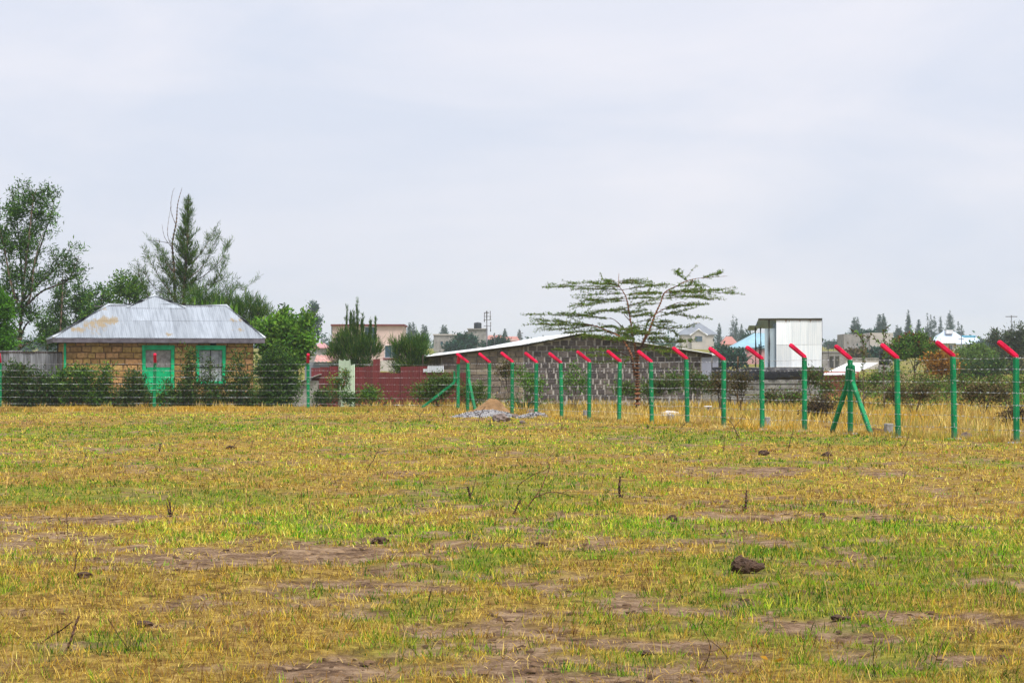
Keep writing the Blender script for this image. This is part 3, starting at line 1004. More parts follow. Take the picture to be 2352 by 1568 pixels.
    hz = ze + (hipY + oh) * rise / run
    f1 = Vector((ap.x - hwid, hipY, hz)); f2 = Vector((ap.x + hwid, hipY, hz))
    bvec = ap - (f1 + f2) / 2; nv = Vector((0, -bvec.z, bvec.y)); W2 = (f2 - f1).length
    sheet_face(e, 'roof_sheet', HS_ROOF, f1, (1, 0, 0), bvec, nv, 0, W2, lambda s: 0, lambda s: bvec.length * (1 - abs(s - W2 / 2) / (W2 / 2)), .8, (0, 9), rng=rgs, lift=.002)
    yb2 = 9.0; drop = ap.z - 2.8; runw = hwid * drop / (ap.z - hz)
    def zlow(y): return ze + (y + oh) * rise / run if y < yr else max(2.8, zr - (y - yr) * rise / (yb - yr))
    def zup(y): return ap.z if y > ap.y else hz + (y - hipY) * (ap.z - hz) / (ap.y - hipY)
    for sx in (-1, 1):
        bb = Vector((-sx * runw, 0, drop)); Lb = bb.length; D = yb2 - hipY
        O = Vector((ap.x + sx * runw, yb2 if sx < 0 else hipY, 2.8)); a = Vector((0, -1 if sx < 0 else 1, 0))
        yy = (lambda s: yb2 - s) if sx < 0 else (lambda s: hipY + s)
        sheet_face(e, 'roof_sheet', HS_ROOF, O, a, bb, Vector((sx * drop, 0, runw)), 0, D, lambda s, yy=yy, Lb=Lb: max(0, (zlow(yy(s)) - 2.8) / drop * Lb),
                   lambda s, yy=yy, Lb=Lb: (zup(yy(s)) - 2.8) / drop * Lb, .9, (0, Lb + .1), pitch=.1, rng=rgs)
    # ridge and hip caps
    rc = MB()
    def cap(p, q, r=.07):
        p, q = Vector(p), Vector(q)
        rc.tube([p, p.lerp(q, .5) + Vector((0, 0, .008)), q], [r, r * .95, r], 7)
    dz = Vector((0, 0, .02))
    pr0 = Vector((-.5 + r0, yr, zr)) + dz; pr1 = Vector((-.5 + r1, yr, zr)) + dz
    cap(pr0, pr1, .05); cap(Vector((-.5, -oh, ze)) + dz, pr0, .06); cap(Vector((s_end - .5, -oh, ze)) + dz, pr1, .06)
    cap(Vector((-.5, yb, ze)) + dz, pr0, .05); cap(Vector((s_end - .5, yb, ze)) + dz, pr1, .05)
    cap(f1 + dz, ap + dz, .06); cap(f2 + dz, ap + dz, .06); cap(ap + dz, Vector((ap.x, yb2, ap.z)) + dz, .05)
    rc.build('ridge_cap', sheetmat('ridge_capping', (0.66, 0.71, 0.76), (0.5, 0.54, 0.58), (0.4, 0.28, 0.14), .40, rough=.5, metal=.25), e)
    jn = MB(); jn.box((s_end / 2 - .5 + .0, yr - .10, zr - .045), (r1 - r0, .03, .05)); jn.box((ap.x, hipY - .05, hz - .03), (2 * hwid, .05, .035)); jn.build('shadow_strip', M['fascia'], e)  # dark strips standing in for the shadow lines below ridge and wing hip
    # soffit and fascia
    MB().box((s_end / 2 - .5, Dp / 2, ze - .075), (s_end - .06, Dp + 2 * oh - .06, .03)).build('soffit', M['dark_wood'], e)
    fa = MB()
    fa.box((s_end / 2 - .5, -oh + .012, ze - .10), (s_end, .025, .17)); fa.box((-.5 + .013, Dp / 2, ze - .10), (.025, Dp + 2 * oh - .06, .17))
    fa.box((s_end - .5 - .013, Dp / 2, ze - .10), (.025, Dp + 2 * oh - .06, .17))
    fa.build('fascia_board', M['fascia'], e)
    # back wing walls
    MB().box((3.8, 7.0, 1.35), (4.6, 3.6, 2.7)).build('rear_wall', M['mortar_tan'], e)
    # door
    d = MB()
    d.box((3.095, -.02, 1.17), (.13, .11, 2.34)); d.box((4.235, -.02, 1.17), (.13, .11, 2.34)); d.box((3.665, -.025, 2.43), (1.30, .12, .19))
    fr = d.build('door_frame', M['trim_green'], e)
    dl = MB(); dl.box((3.665, .05, .82), (1.0, .05, 1.62)); 
    for k in range(4): dl.box((3.29 + k * .25, .018, .82), (.012, .02, 1.58))
    dr = dl.build('door', M['trim_green'], e)
    for k in range(5):
        o = MB().box((3.265 + .2 * k, .045, 1.985), (.192, .03, .69)).build('board', M['timber_grey'], dr)
    # window
    f = MB()
    f.box((5.235, -.02, 1.66), (.13, .11, 1.36)); f.box((6.295, -.02, 1.66), (.13, .11, 1.36)); f.box((5.765, -.025, 2.43), (1.20, .12, .18)); f.box((5.765, -.04, 1.03), (1.20, .16, .10))
    wf = f.build('window_frame', M['trim_green'], e)
    for cx in (5.53, 6.0):
        for cz, hh in ((1.99, .66), (1.36, .56)):
            MB().box((cx, .05, cz), (.44, .012, hh)).build('pane', M['curtain'], wf)
    g = MB(); g.box((5.765, .03, 1.7), (.03, .03, 1.26)); g.box((5.765, .03, 1.65), (.94, .028, .035))
    for k in range(3): g.box((5.42 + .34 * k, .0, 1.7), (.012, .012, 1.26))
    g.build('window_bars', M['interior'], wf)
    # verandah post at the left end and a green shutter edge
    MB().tube([(-.32, -.30, 0), (-.30, -.30, 1.4), (-.31, -.30, 2.72)], .04, 6).build('verandah_post', M['dark_wood'], e)
    MB().box((-.02, -.06, 1.9), (.09, .1, 1.4)).build('green_post', M['trim_green'], e)
house()

# ------------------------------------------------------------------ block shed with low gable roof
SH_ROOF = sheetmat('bright_white_roof_sheet', (0.86, 0.88, 0.90), (0.74, 0.77, 0.80), (0.35, .24, .15), .28, rough=.4, metal=.1)
def shed():
    Y0 = 96.0; th = R(9)
    org = Vector(((1015 - CX) * Y0 / F, Y0, 0))
    e = empty('block_shed', (org.x, org.y, 0), th, 'long low shed of dark grey stone blocks with white tin roof', 'shed')
    # wall length so that its right end falls at column 1612
    k = (1612 - CX) / F
    L = (k * org.y - org.x) / (math.cos(th) - k * math.sin(th))
    def top(x):
        pk = L * .53
        x1 = L * .31
        zl, zm, zp, zr = 2.20, 2.62, 3.08, 2.35
        if x < x1: return zl + (zm - zl) * x / x1
        if x < pk: return zm + (zp - zm) * (x - x1) / (pk - x1)
        return zp + (zr - zp) * (x - pk) / (L - pk)
    pk = L * .53; x1 = L * .31
    # backing wall as prism
    xs = [0, x1, pk, L]
    vs = [(x, .05, -.2) for x in xs] + [(x, .05, top(x) - .02) for x in xs] + [(x, .25, -.2) for x in xs] + [(x, .25, top(x) - .02) for x in xs]
    fs = []
    for i in range(3):
        fs += [(i, i + 1, i + 5, i + 4), (i + 9, i + 8, i + 12, i + 13), (i + 4, i + 5, i + 13, i + 12)]
    fs += [(0, 4, 12, 8), (3, 11, 15, 7)]
    MB().add(vs, fs).build('wall', M['mortar_grey'], e)
    b = MB(); b.box((.1, 5.2, 1.0), (.2, 9.6, 2.3)); b.box((L - .1, 5.2, 1.05), (.2, 9.6, 2.4)); b.box((L / 2, 10.0, 1.0), (L, .2, 2.2))
    b.build('side_wall', M['mortar_dull'], e)
    rg = random.Random(4)
    n1 = lay_blocks(e, BLK_GREY, x1 + .01, L - .01, .25, lambda x: top(x) - .07, .232, .31, .44, .028, [], rg, y=.045, depth=.05, vjoint=.075, zjit=.006)
    n2 = lay_blocks(e, BLK_PALE, .01, x1 - .01, .30, lambda x: top(x) - .06, .255, .34, .52, .022, [], rg, y=.03, depth=.06)
    print('shed blocks', n1 + n2)
    # roof sheets, three slopes, sheets side by side going back
    def slope(p, q, pitch=.16):
        p, q = Vector((p[0], 0, p[1])), Vector((q[0], 0, q[1]))
        bb = q - p; n = Vector((-bb.z, 0, bb.x)); 
        if n.z < 0: n = -n
        sheet_face(e, 'roof_sheet', SH_ROOF, p + Vector((0, -.35, 0)), (0, 1, 0), bb, n, 0, 10.4, lambda s: 0, lambda s: bb.length, .82, (0, bb.length), pitch=pitch, amp=.014)
    slope((-.55, top(0) - .085), (x1 + .08, top(x1) + .01))
    slope((x1 - .1, top(x1) + .0), (pk, top(pk) + .03))
    slope((L + .42, top(L) - .13), (pk, top(pk) + .03))
    # rafters showing under the verge
    r = MB()
    def raf(p, q): r.tube([(p[0], -.2, p[1]), (q[0], -.2, q[1])], .035, 4, smooth=False)
    raf((-.5, top(0) - .15), (x1, top(x1) - .06)); raf((x1, top(x1) - .06), (pk, top(pk) - .04)); raf((L + .38, top(L) - .19), (pk, top(pk) - .04))
    r.build('rafter', M['dark_wood'], e)
    MB().box((L + .2, .3, top(L) - .2), (.4, 1.0, .12)).build('eave_board', M['dark_wood'], e)
shed()

# ------------------------------------------------------------------ white tin tower shed
M['white_tin'] = sheetmat('whitish_tin_sheet', (0.90, 0.93, 0.95), (0.76, 0.82, 0.86), (0.30, .17, .08), .42, spots=[(.45, 0, 3.8, .30), (1.0, 0, 3.8, .22), (1.5, 0, 3.82, .32), (1.9, 0, 3.8, .25)], rough=.45, metal=.0, rscale=4.0)
M['old_tin'] = sheetmat('dull_old_tin_sheet', (0.30, 0.31, 0.33), (0.12, 0.12, 0.125), (0.16, .09, .05), .42, rough=.6, metal=.2)
M['pale_tin'] = sheetmat('pale_bluish_tin_sheet', (0.46, 0.56, 0.62), (0.38, 0.47, 0.53), (0.25, .15, .08), .25, rough=.5, metal=.0)
M['grey_tin'] = sheetmat('bluish_tin_sheet', (0.33, 0.43, 0.50), (0.27, 0.36, 0.43), (0.25, .15, .08), .25, rough=.45, metal=.25)
M['black_plastic'] = mat('black_plastic_sheet', (0.022, 0.023, 0.03), .45, .3, 2, .4, 12)
M['grey_stone'] = mat('weathered_plaster_stone', (0.27, 0.26, 0.24), .9, .25, 2.5, .4, 30)
def tin_tower():
    Y = 101.0; k = Y / F
    def X(px): return (px - 1783) * k
    def Z(py): return CH - (py - HZ) * k
    o = Vector(((1783 - CX) * k, Y, 0))
    e = empty('tin_tower_shed', (o.x, o.y, gz(o.x, o.y)), 0, 'tall white tin box shed with open timber bay on its left', 'shed')
    g0 = gz(o.x, o.y)
    zb, zt = Z(843) - g0, Z(733) - g0
    w = X(1887)
    n = 3; sw = w / n
    rg = random.Random(2)
    A = Vector((0, 0, zb))
    sheet_face(e, 'tin_sheet', M['white_tin'], A, (1, 0, 0), (0, 0, 1), (0, -1, 0), 0, w, lambda s: rg.uniform(0, .01), lambda s: zt - zb, sw, (0, (zt - zb) * .47, zt - zb), pitch=.09, amp=.004)
    sheet_face(e, 'tin_sheet', M['white_tin'], (w, 0, zb), (0, 1, 0), (0, 0, 1), (1, 0, 0), 0, 1.6, lambda s: 0, lambda s: zt - zb - .1, .8, (0, 9), pitch=.09, amp=.007)
    # recessed grey side panel on the left
    zg = Z(754) - g0
    sheet_face(e, 'tin_sheet', M['pale_tin'], (X(1757), .12, zb), (1, 0, 0), (0, 0, 1), (0, -1, 0), 0, -X(1757), lambda s: 0, lambda s: zg - zb, .6, (0, 9), pitch=.09, amp=.006)
    sheet_face(e, 'tin_sheet', M['grey_tin'], (0, 0, zb), (0, 1, 0), (0, 0, 1), (-1, 0, 0), 0, 1.6, lambda s: 0, lambda s: zt - zb - .15, .8, (0, 9), pitch=.09, amp=.006)
    # roof sloping down to the back, reaching over the bay
    O = Vector((X(1742), -.06, zt + .04)); bb = Vector((0, 1.75, -.42)); nrm = Vector((0, .42, 1.75))
    sheet_face(e, 'roof_sheet', M['grey_tin'], O, (1, 0, 0), bb, nrm, 0, w - X(1742) + .04, lambda s: 0, lambda s: bb.length, .8, (0, 9), pitch=.09, amp=.008)
    sheet_face(e, 'roof_sheet', M['grey_tin'], Vector((X(1725), .9, zt - .26)), (1, 0, 0), bb, nrm, 0, .45, lambda s: 0, lambda s: bb.length * .5, .8, (0, 9), pitch=.09, amp=.008)
    t = MB()
    t.box((w / 2 + X(1742) / 2, -.02, zt - .02), (w - X(1742), .05, .04)); t.box((w + .02, .03, (zb + zt) / 2), (.025, .045, zt - zb))
    t.build('edge_batten', M['dark_wood'], e)
    for px, yy, top in ((1741, 1.0, Z(750)), (1754, 1.2, Z(751)), (1767, .06, Z(735)), (1748, .7, Z(790))):
        MB().tube([(X(px), yy, zb - .1), (X(px) + .01, yy, (zb + top - g0) / 2), (X(px) - .01, yy, top - g0)], .038, 6).build('pole', M['dark_wood'], e)
    MB().tube([(X(1741), 1.02, Z(798) - g0), (X(1762), 1.2, Z(794) - g0)], .03, 5).build('rail', M['dark_wood'], e)
    # floor slab the shed stands on
    MB().box((w / 2 - .35, .85, zb - .08), (w + 1.5, 1.9, .15)).build('floor_slab', M['concrete'], e)
    # foundation below: courses stepping out, each a long pale stone band
    for i, (y0, y1, x0, x1) in enumerate(((872, 881, 1690, 1880), (884, 893, 1684, 1884), (896, 905, 1680, 1888), (908, 918, 1676, 1890), (920, 935, 1676, 1890))):
        MB().bbox(((X(x0) + X(x1)) / 2, .45 - .03 * i, (Z(y0) + Z(y1)) / 2 - g0), (X(x1) - X(x0), 1.6 + .06 * i, (y1 - y0) * k), .02).build('stone_course', M['grey_stone'], e)
    MB().box(((X(1690) + X(1880)) / 2, .55, (zb - .15) / 2 + .25), (X(1880) - X(1690) - .2, 1.5, zb - .65)).build('core', M['mortar_dull'], e)
    # black plastic draped along the edge
    xs = np.linspace(X(1690), X(1889), 40)
    vs = []; fs = []
    for i, x in enumerate(xs):
        tz = zb - .02 + .05 * math.sin(x * 3) * (1 if x < X(1757) else .2) - (.10 if x < X(1735) else 0)
        bz = Z(868) - g0 + .05 * math.sin(x * 2.3) + .02 * math.sin(x * 9)
        wv = .03 * math.sin(x * 11) + .02 * math.sin(x * 23)
        vs += [(x, -.38 + .3, tz + .01), (x, -.40 + wv * .4, tz), (x, -.42 + wv, (tz + bz) / 2), (x, -.40 + wv, bz)]
        if i:
            for q in range(3): fs.append((4 * (i - 1) + q, 4 * i + q, 4 * i + q + 1, 4 * (i - 1) + q + 1))
    MB().add(vs, fs, True).build('plastic_skirt', M['black_plastic'], e)
tin_tower()
def plastic_fence():
    Y = 99.0
    a = G(1633, Y); k = Y / F
    p = MB().tube([(a.x, a.y, a.z - .1), (a.x + .02, a.y, a.z + .7), (a.x + .05, a.y + .02, CH + (854 - 822) * k)], [.035, .04, .035], 6)
    o = p.build('leaning_pole', mat('pale_peeled_wood', (0.55, 0.52, 0.48), .85, .2, 8), None, (a.x, a.y, a.z))
    tag(o, 'pale leaning pole at the right end of the block shed', 'pole')
    b = G(1694, Y + .5)
    o = MB().tube([(b.x, b.y, b.z), (b.x + .02, b.y, CH + (854 - 818) * k)], [.05, .045], 6).build('timber_post', mat('orange_brown_timber', (0.34, 0.20, 0.12), .85, .2, 8), None, (b.x, b.y, b.z))
    tag(o, 'short brown timber post left of the tin tower shed', 'post')
    xs = np.linspace(a.x + .05, b.x + 1.0, 30)
    vs = []; fs = []
    for i, x in enumerate(xs):
        t = i / 29
        z1 = CH + (854 - 843) * k - .10 * math.sin(math.pi * t) + .04 * math.sin(x * 5); z0 = CH + (854 - 872) * k + .06 * math.sin(x * 4 + 1)
        wv = .03 * math.sin(x * 8)
        vs += [(x, a.y + .03 + wv, z1), (x, a.y - .03 + wv, (z1 + z0) / 2), (x, a.y + .02 - wv, z0)]
        if i:
            for q in range(2): fs.append((3 * (i - 1) + q, 3 * i + q, 3 * i + q + 1, 3 * (i - 1) + q + 1))
    o = MB().add(vs, fs, True).build('plastic_sheet', M['black_plastic'], None, (a.x, a.y, a.z))
    tag(o, 'black plastic sheet strung from the pale leaning pole', 'plastic sheet')
    # low masonry wall behind, under the plastic
    c = MB(); c.box((0, 0, .55), (1.9, .2, 1.3)); 
    m_ = G(1662, 101.5)
    o = c.build('low_wall', M['grey_stone'], None); o.location = (m_.x, m_.y, m_.z - .1)
    tag(o, 'low weathered wall behind the black plastic sheet', 'wall')
plastic_fence()

# ------------------------------------------------------------------ maroon sheet fence in the middle
M['maroon'] = sheetmat('maroon_painted_sheet', (0.165, 0.018, 0.018), (0.12, 0.016, 0.017), (0.10, .035, .03), .34, rough=.55, metal=.05)
M['mint'] = sheetmat('pale_mint_sheet', (0.50, 0.62, 0.45), (0.44, 0.55, 0.40), (0.5, .45, .3), .2, rough=.6, metal=.0)
M['white_sheet'] = sheetmat('white_sheet_patch', (0.72, 0.76, 0.82), (0.62, 0.66, 0.72), (0.4, .3, .2), .2, rough=.5, metal=.1)
def sheet_fence():
    Y = 94.0; k = Y / F
    o = G(715, Y)
    e = empty('sheet_fence', o, 0, 'maroon corrugated sheet fence with a pale mint sheet, behind the wire', 'sheet fence')
    def X(px): return (px - 715) * k
    def Z(py): return CH - (py - HZ) * k - o.z
    rg = random.Random(6)
    spec = [(715, 735, 842), (735, 757, 840), (757, 779, 838), (815, 838, 840), (838, 857, 838), (857, 873, 822), (873, 895, 852), (895, 920, 854),
            (920, 942, 839), (942, 964, 838), (964, 985, 838), (985, 1008, 853), (1008, 1030, 853), (1030, 1052, 852), (1052, 1075, 853)]
    for i, (x0, x1, y) in enumerate(spec):
        sheet_face(e, 'fence_sheet', M['maroon'], (X(x0), .02 * (i % 2), -.05), (1, 0, 0), (0, 0, 1), (0, -1, 0), 0, X(x1) - X(x0), lambda s: 0, lambda s, y=y: Z(y), 9, (0, 9), pitch=.076, amp=.009)
    top_noise = [rg.uniform(-.03, .03) for _ in range(99)]
    sheet_face(e, 'fence_sheet', M['mint'], (X(778), -.06, -.02), (1, 0, 0), (0, 0, 1), (0, -1, 0), 0, X(815) - X(778),
               lambda s: 0, lambda s: (Z(826) if s < .5 else Z(836)) + .03 * math.sin(s * 31) + .02 * math.sin(s * 57), .5, (0, 9), pitch=.09, amp=.006)
    sheet_face(e, 'fence_sheet', M['white_sheet'], (X(972), -.05, Z(855)), (1, 0, 0), (0, 0, 1), (0, -1, 0), 0, X(1019) - X(972),
               lambda s: .02 * math.sin(s * 20), lambda s: (Z(840) if s > .17 else Z(847)) - Z(855), 9, (0, 9), pitch=.09, amp=.006)
    for px, y in ((716, 845), (800, 845), (905, 850), (971, 815), (1050, 850)):
        MB().tube([(X(px), .1, -.2), (X(px), .1, Z(y))], .035, 5).build('post', M['dark_wood'], e)
    MB().box((X(895), .07, 1.1), (X(1075), .04, .06)).build('rail', M['dark_wood'], e)
sheet_fence()
def side_sheet_fence():
    # silvery sheet fence left of the stone house, and low white-roofed store beside the maroon fence
    Y = 91.0; k = Y / F
    o = G(55, Y)
    e = empty('tin_sheet_fence', o, 0, 'weathered silver corrugated sheet fence left of the stone house', 'sheet fence')
    X = lambda px: (px - 55) * k
    Z = lambda py: CH - (py - HZ) * k - o.z
    rg = random.Random(9)
    for i, x0 in enumerate(range(-40, 230, 30)):
        top = 808 + (x0 - 55) * .035 + rg.uniform(-3, 3)
        sheet_face(e, 'fence_sheet', M['old_tin'], (X(x0), .02 * (i % 2), .35), (1, 0, 0), (0, 0, 1), (0, -1, 0), 0, 31 * k, lambda s: 0, lambda s, t=top: Z(t) - .35, 9, (0, 9), pitch=.09, amp=.012)
    MB().box((X(95), .03, Z(809)), (X(230) - X(-40), .08, .06)).build('top_rail', M['dark_wood'], e)
    for px in (-35, 60, 140, 222):
        MB().tube([(X(px), .07, -.3), (X(px), .07, Z(810))], .04, 5).build('post', M['dark_wood'], e)
    a = G(672, 93.0); k2 = 93 / F
    h = empty('low_store', a, 0, 'low lean-to store with white sheet roof right of the stone house', 'store')
    MB().box((.5, .5, .5), (1.0, 1.0, 1.1)).build('wall', M['concrete'], h)
    sheet_face(h, 'roof_sheet', SH_ROOF, (-.15, -.2, .82), (0, 1, 0), (1.1, 0, .42), (-.42, 0, 1.1), 0, 1.5, lambda s: 0, lambda s: 1.35, .8, (0, 9), pitch=.1)
side_sheet_fence()

# ------------------------------------------------------------------ far buildings
def mk(name, c, **kw): 
    M[name] = mat(name, c, kw.pop('rough', .85), kw.pop('var', .1), kw.pop('scale', .6), **kw)
mk('pink_render', (0.66, 0.50, 0.45)); mk('maroon_trim', (0.18, 0.05, 0.05)); mk('slate_roof', (0.20, 0.22, 0.26)); mk('cream_wall', (0.50, 0.46, 0.42))
mk('blue_roof', (0.26, 0.43, 0.52)); mk('orange_roof', (0.42, 0.19, 0.16)); mk('pink_wall', (0.50, 0.26, 0.26)); mk('blockgrey', (0.30, 0.285, 0.27), var=.2, scale=1.5)
mk('paleblue_roof', (0.52, 0.62, 0.76)); mk('cyan_roof', (0.08, 0.42, 0.60)); mk('rust_brick', (0.42, 0.12, 0.08), var=.25, scale=3); mk('tank_black', (0.02, 0.024, 0.03), rough=.4)
mk('white_trim', (0.72, 0.72, 0.74)); mk('pole_grey', (0.16, 0.15, 0.16)); mk('grey_roof', (0.28, 0.27, 0.28))
gl = bpy.data.materials.new('window_glass'); gl.use_nodes = True
gb = gl.node_tree.nodes['Principled BSDF']; gb.inputs['Base Color'].default_value = (0.03, 0.07, 0.10, 1); gb.inputs['Roughness'].default_value = .12
M['glass'] = gl
class Bld:
    """a far building: local x along the front, y back; px helpers relative to its own distance"""
    def __init__(s, name, label, cat, x0, Y, base_y=None, group=None, rz=0.0):
        s.k = Y / F; s.x0 = x0
        X = (x0 - CX) * s.k
        s.g = gz(X, Y)
        s.e = empty(name, (X, Y, s.g), rz, label, cat, group)
        s.Y = Y
    def X(s, px): return (px - s.x0) * s.k
    def Z(s, py): return CH - (py - HZ) * s.k - s.g
    def block(s, name, px0, px1, py0, py1, m, d=5.0, y=0.0, parent=None, down=False):
        z1 = s.Z(py0); z0 = -1.0 if down else s.Z(py1)
        mb = MB(); mb.box(((s.X(px0) + s.X(px1)) / 2, y + d / 2, (z0 + z1) / 2), (s.X(px1) - s.X(px0), d, z1 - z0))
        return mb.build(name, M[m], parent or s.e)
    def window(s, px0, px1, py0, py1, frame='white_trim', bars=1, sill=True, tr=False):
        x0, x1, z0, z1 = s.X(px0), s.X(px1), s.Z(py1), s.Z(py0)
        t = .05 * max(1, s.k * 12)
        f = MB()
        f.box(((x0 + x1) / 2, -.02, z1), (x1 - x0 + t, .12, t)); f.box(((x0 + x1) / 2, -.02, z0), (x1 - x0 + t, .12, t))
        f.box((x0, -.021, (z0 + z1) / 2), (t, .12, z1 - z0 + t)); f.box((x1, -.021, (z0 + z1) / 2), (t, .12, z1 - z0 + t))
        for b in range(1, bars + 1):
            f.box((x0 + (x1 - x0) * b / (bars + 1), -.018, (z0 + z1) / 2), (t * .6, .08, z1 - z0))
        if tr: f.box(((x0 + x1) / 2, -.017, z0 + (z1 - z0) * .62), (x1 - x0, .08, t * .6))
        w_ = f.build('window', M[frame], s.e)
        MB().box(((x0 + x1) / 2, -.004, (z0 + z1) / 2), (x1 - x0, .02, z1 - z0)).build('pane', M['glass'], w_)
        return w_
    def hip(s, name, px0, px1, py_e, py_r, rx0, rx1, m, d=8.0, oh=.3):
        z0, z1 = s.Z(py_e), s.Z(py_r)
        a, b, c, e = s.X(px0), s.X(px1), s.X(rx0), s.X(rx1)
        vs = [(a, -oh, z0), (b, -oh, z0), (b, d + oh, z0), (a, d + oh, z0), (c, d / 2, z1), (e, d / 2, z1)]
        mb = MB(); mb.add(vs, [(0, 1, 5, 4), (1, 2, 5), (2, 3, 4, 5), (3, 0, 4)])
        mb.add([(v[0], v[1], z0 - .15) for v in vs[:4]], [(3, 2, 1, 0)])
        mb.add([vs[0], vs[1], (vs[1][0], vs[1][1], z0 - .15), (vs[0][0], vs[0][1], z0 - .15)], [(3, 2, 1, 0)])
        mb.add([vs[1], vs[2], (vs[2][0], vs[2][1], z0 - .15), (vs[1][0], vs[1][1], z0 - .15)], [(3, 2, 1, 0)])
        mb.add([vs[3], vs[0], (vs[0][0], vs[0][1], z0 - .15), (vs[3][0], vs[3][1], z0 - .15)], [(3, 2, 1, 0)])
        return mb.build(name, M[m], s.e)

b = Bld('pink_house', 'flat-roofed pale pink house behind the two dark bushes', 'house', 763, 240)
b.block('wall', 763, 926, 748, 850, 'pink_render', 7, down=True)
b.block('roof', 760, 929, 744.5, 748.5, 'maroon_trim', 7.5, -.25)
b.window(838, 862, 751, 795, 'white_trim', 0, tr=True); b.window(884, 916, 793, 821, 'white_trim', 1)
b.block('sill', 880, 920, 822, 825, 'maroon_trim', .35, -.3)
b.block('plinth', 868, 915, 828, 852, 'cream_wall', .4, -.35, down=True)
b.block('downpipe', 761, 763, 748, 812, 'slate_roof', .15, -.1)

b = Bld('grey_house', 'two-storey house with dark slate hipped roof beyond the block shed', 'house', 1560, 600)
b.block('wall', 1566, 1640, 768, 812, 'cream_wall', 9, down=True)
b.hip('roof', 1556, 1650, 768, 739, 1598, 1608, 'slate_roof', 9)
b.block('ridge_vent', 1597, 1609, 737.5, 741, 'white_trim', 1.0, 4.0)
gb_ = MB(); gb_.add([(b.X(1588), -1.2, b.Z(768)), (b.X(1620), -1.2, b.Z(768)), (b.X(1604), -1.2, b.Z(757)), (b.X(1588), 1, b.Z(768)), (b.X(1620), 1, b.Z(768)), (b.X(1604), 1, b.Z(757))], [(0, 1, 2), (0, 2, 5, 3), (1, 4, 5, 2)])
gb_.build('porch_gable', M['cream_wall'], b.e)
tg = MB(); tg.tube([(b.X(1584), -1.35, b.Z(770)), (b.X(1604), -1.35, b.Z(756)), (b.X(1624), -1.35, b.Z(770))], .22, 4, smooth=False); tg.build('bargeboard', M['white_trim'], b.e)
b.block('porch_wall', 1588, 1620, 768, 812, 'cream_wall', 2.0, -1.2, down=True)
w_ = b.window(1596, 1612, 772, 784, 'slate_roof', 1); w_.location.y = -1.2

b = Bld('blue_roof_house', 'pink-walled house with bright blue hipped roof left of the tin tower', 'house', 1684, 350)
b.block('wall', 1688, 1790, 795, 830, 'pink_wall', 6, down=True)
b.hip('roof', 1680, 1800, 797, 764, 1738, 1760, 'blue_roof', 7)
b.block('eave_wall', 1690, 1788, 797.5, 803, 'slate_roof', .2, -.15)
b.window(1700, 1712, 806, 818, 'white_trim', 1)
b = Bld('orange_roof_house', 'small house with orange roof beside the blue-roofed one', 'house', 1655, 420)
b.block('wall', 1662, 1688, 790, 815, 'cream_wall', 5, down=True); b.hip('roof', 1656, 1696, 790, 772, 1670, 1684, 'orange_roof', 5)
b = Bld('lilac_hut', 'low pale lilac hut showing past the right end of the block shed', 'hut', 1612, 160)
mk('lilac_wall', (0.27, 0.28, 0.36)); b.block('wall', 1608, 1650, 816, 846, 'lilac_wall', 3, down=True); b.block('roof', 1606, 1652, 811, 816, 'white_trim', 3.4, -.2)

b = Bld('unfinished_block', 'grey unfinished block building below the far row of trees', 'building', 1938, 300)
b.block('upper_wall', 1938, 1996, 767, 799, 'blockgrey', 6); b.block('upper_wall', 1998, 2052, 764, 798, 'cream_wall', 5.5, .2)
b.block('slab', 1934, 2056, 799, 803, 'blockgrey', 6.6, -.4)
for px in (1940, 1964, 1990, 2018, 2047): b.block('column', px, px + 4, 803, 838, 'blockgrey', .3, .1, down=True)
b.block('rear_wall', 1938, 2052, 803, 838, 'blockgrey', .3, 4.0, down=True)
b = Bld('ruined_wall_house', 'low grey-brown building with dark openings right of the tin tower', 'building', 1886, 262)
for x0, x1 in ((1880, 1905), (1915, 1918), (1928, 1942)): b.block('wall', x0, x1, 818, 845, 'blockgrey', .4, 0, down=True)
b.block('lintel_wall', 1880, 1942, 809, 817.5, 'blockgrey', .4, 0); b.block('rear_wall', 1880, 1942, 812, 845, 'blockgrey', .3, 3, down=True)
b.block('roof', 1878, 1944, 806, 809, 'grey_roof', 3.6, -.1)
b = Bld('long_low_wall', 'long dusty buff wall far behind the propped post', 'wall', 1930, 250)
b.block('wall', 1942, 2030, 824, 848, 'cream_wall', .4, 0, down=True); b.block('coping', 1940, 2032, 821.5, 824, 'blockgrey', .6, -.1)

b = Bld('brick_hut', 'low red brick hut with white tin roof behind the propped post', 'hut', 1893, 116, rz=R(-4))
b.block('wall', 1893, 1972, 853, 900, 'rust_brick', 2.2, down=True)
sheet_face(b.e, 'roof_sheet', SH_ROOF, (b.X(1884), -.35, b.Z(861)), (1, 0, 0), (1.5, 2.0, .62), (0, -.62, 2.0), 0, b.X(1955) - b.X(1884), lambda s: 0, lambda s: 2.6, .8, (0, 9), pitch=.09, amp=.012)
b.block('fascia_board', 1884, 1956, 860.5, 863, 'maroon_trim', .05, -.36)
b = Bld('water_tank', 'black plastic water tank right of the propped post', 'water tank', 2031, 150)
mb = MB(); prof = [(0, .0), (.36, .0), (.36, .3), (.345, .33), (.36, .36), (.36, .62), (.345, .65), (.36, .68), (.36, .92), (.30, 1.02), (.10, 1.06), (.10, 1.10), (0, 1.10)]
vs = []; fs = []
for r_, z_ in prof:
    for q in range(16): vs.append((r_ * math.cos(q * math.pi / 8), r_ * math.sin(q * math.pi / 8), z_))
for i in range(len(prof) - 1):
    for q in range(16): fs.append((i * 16 + q, i * 16 + (q + 1) % 16, i * 16 + 16 + (q + 1) % 16, i * 16 + 16 + q))
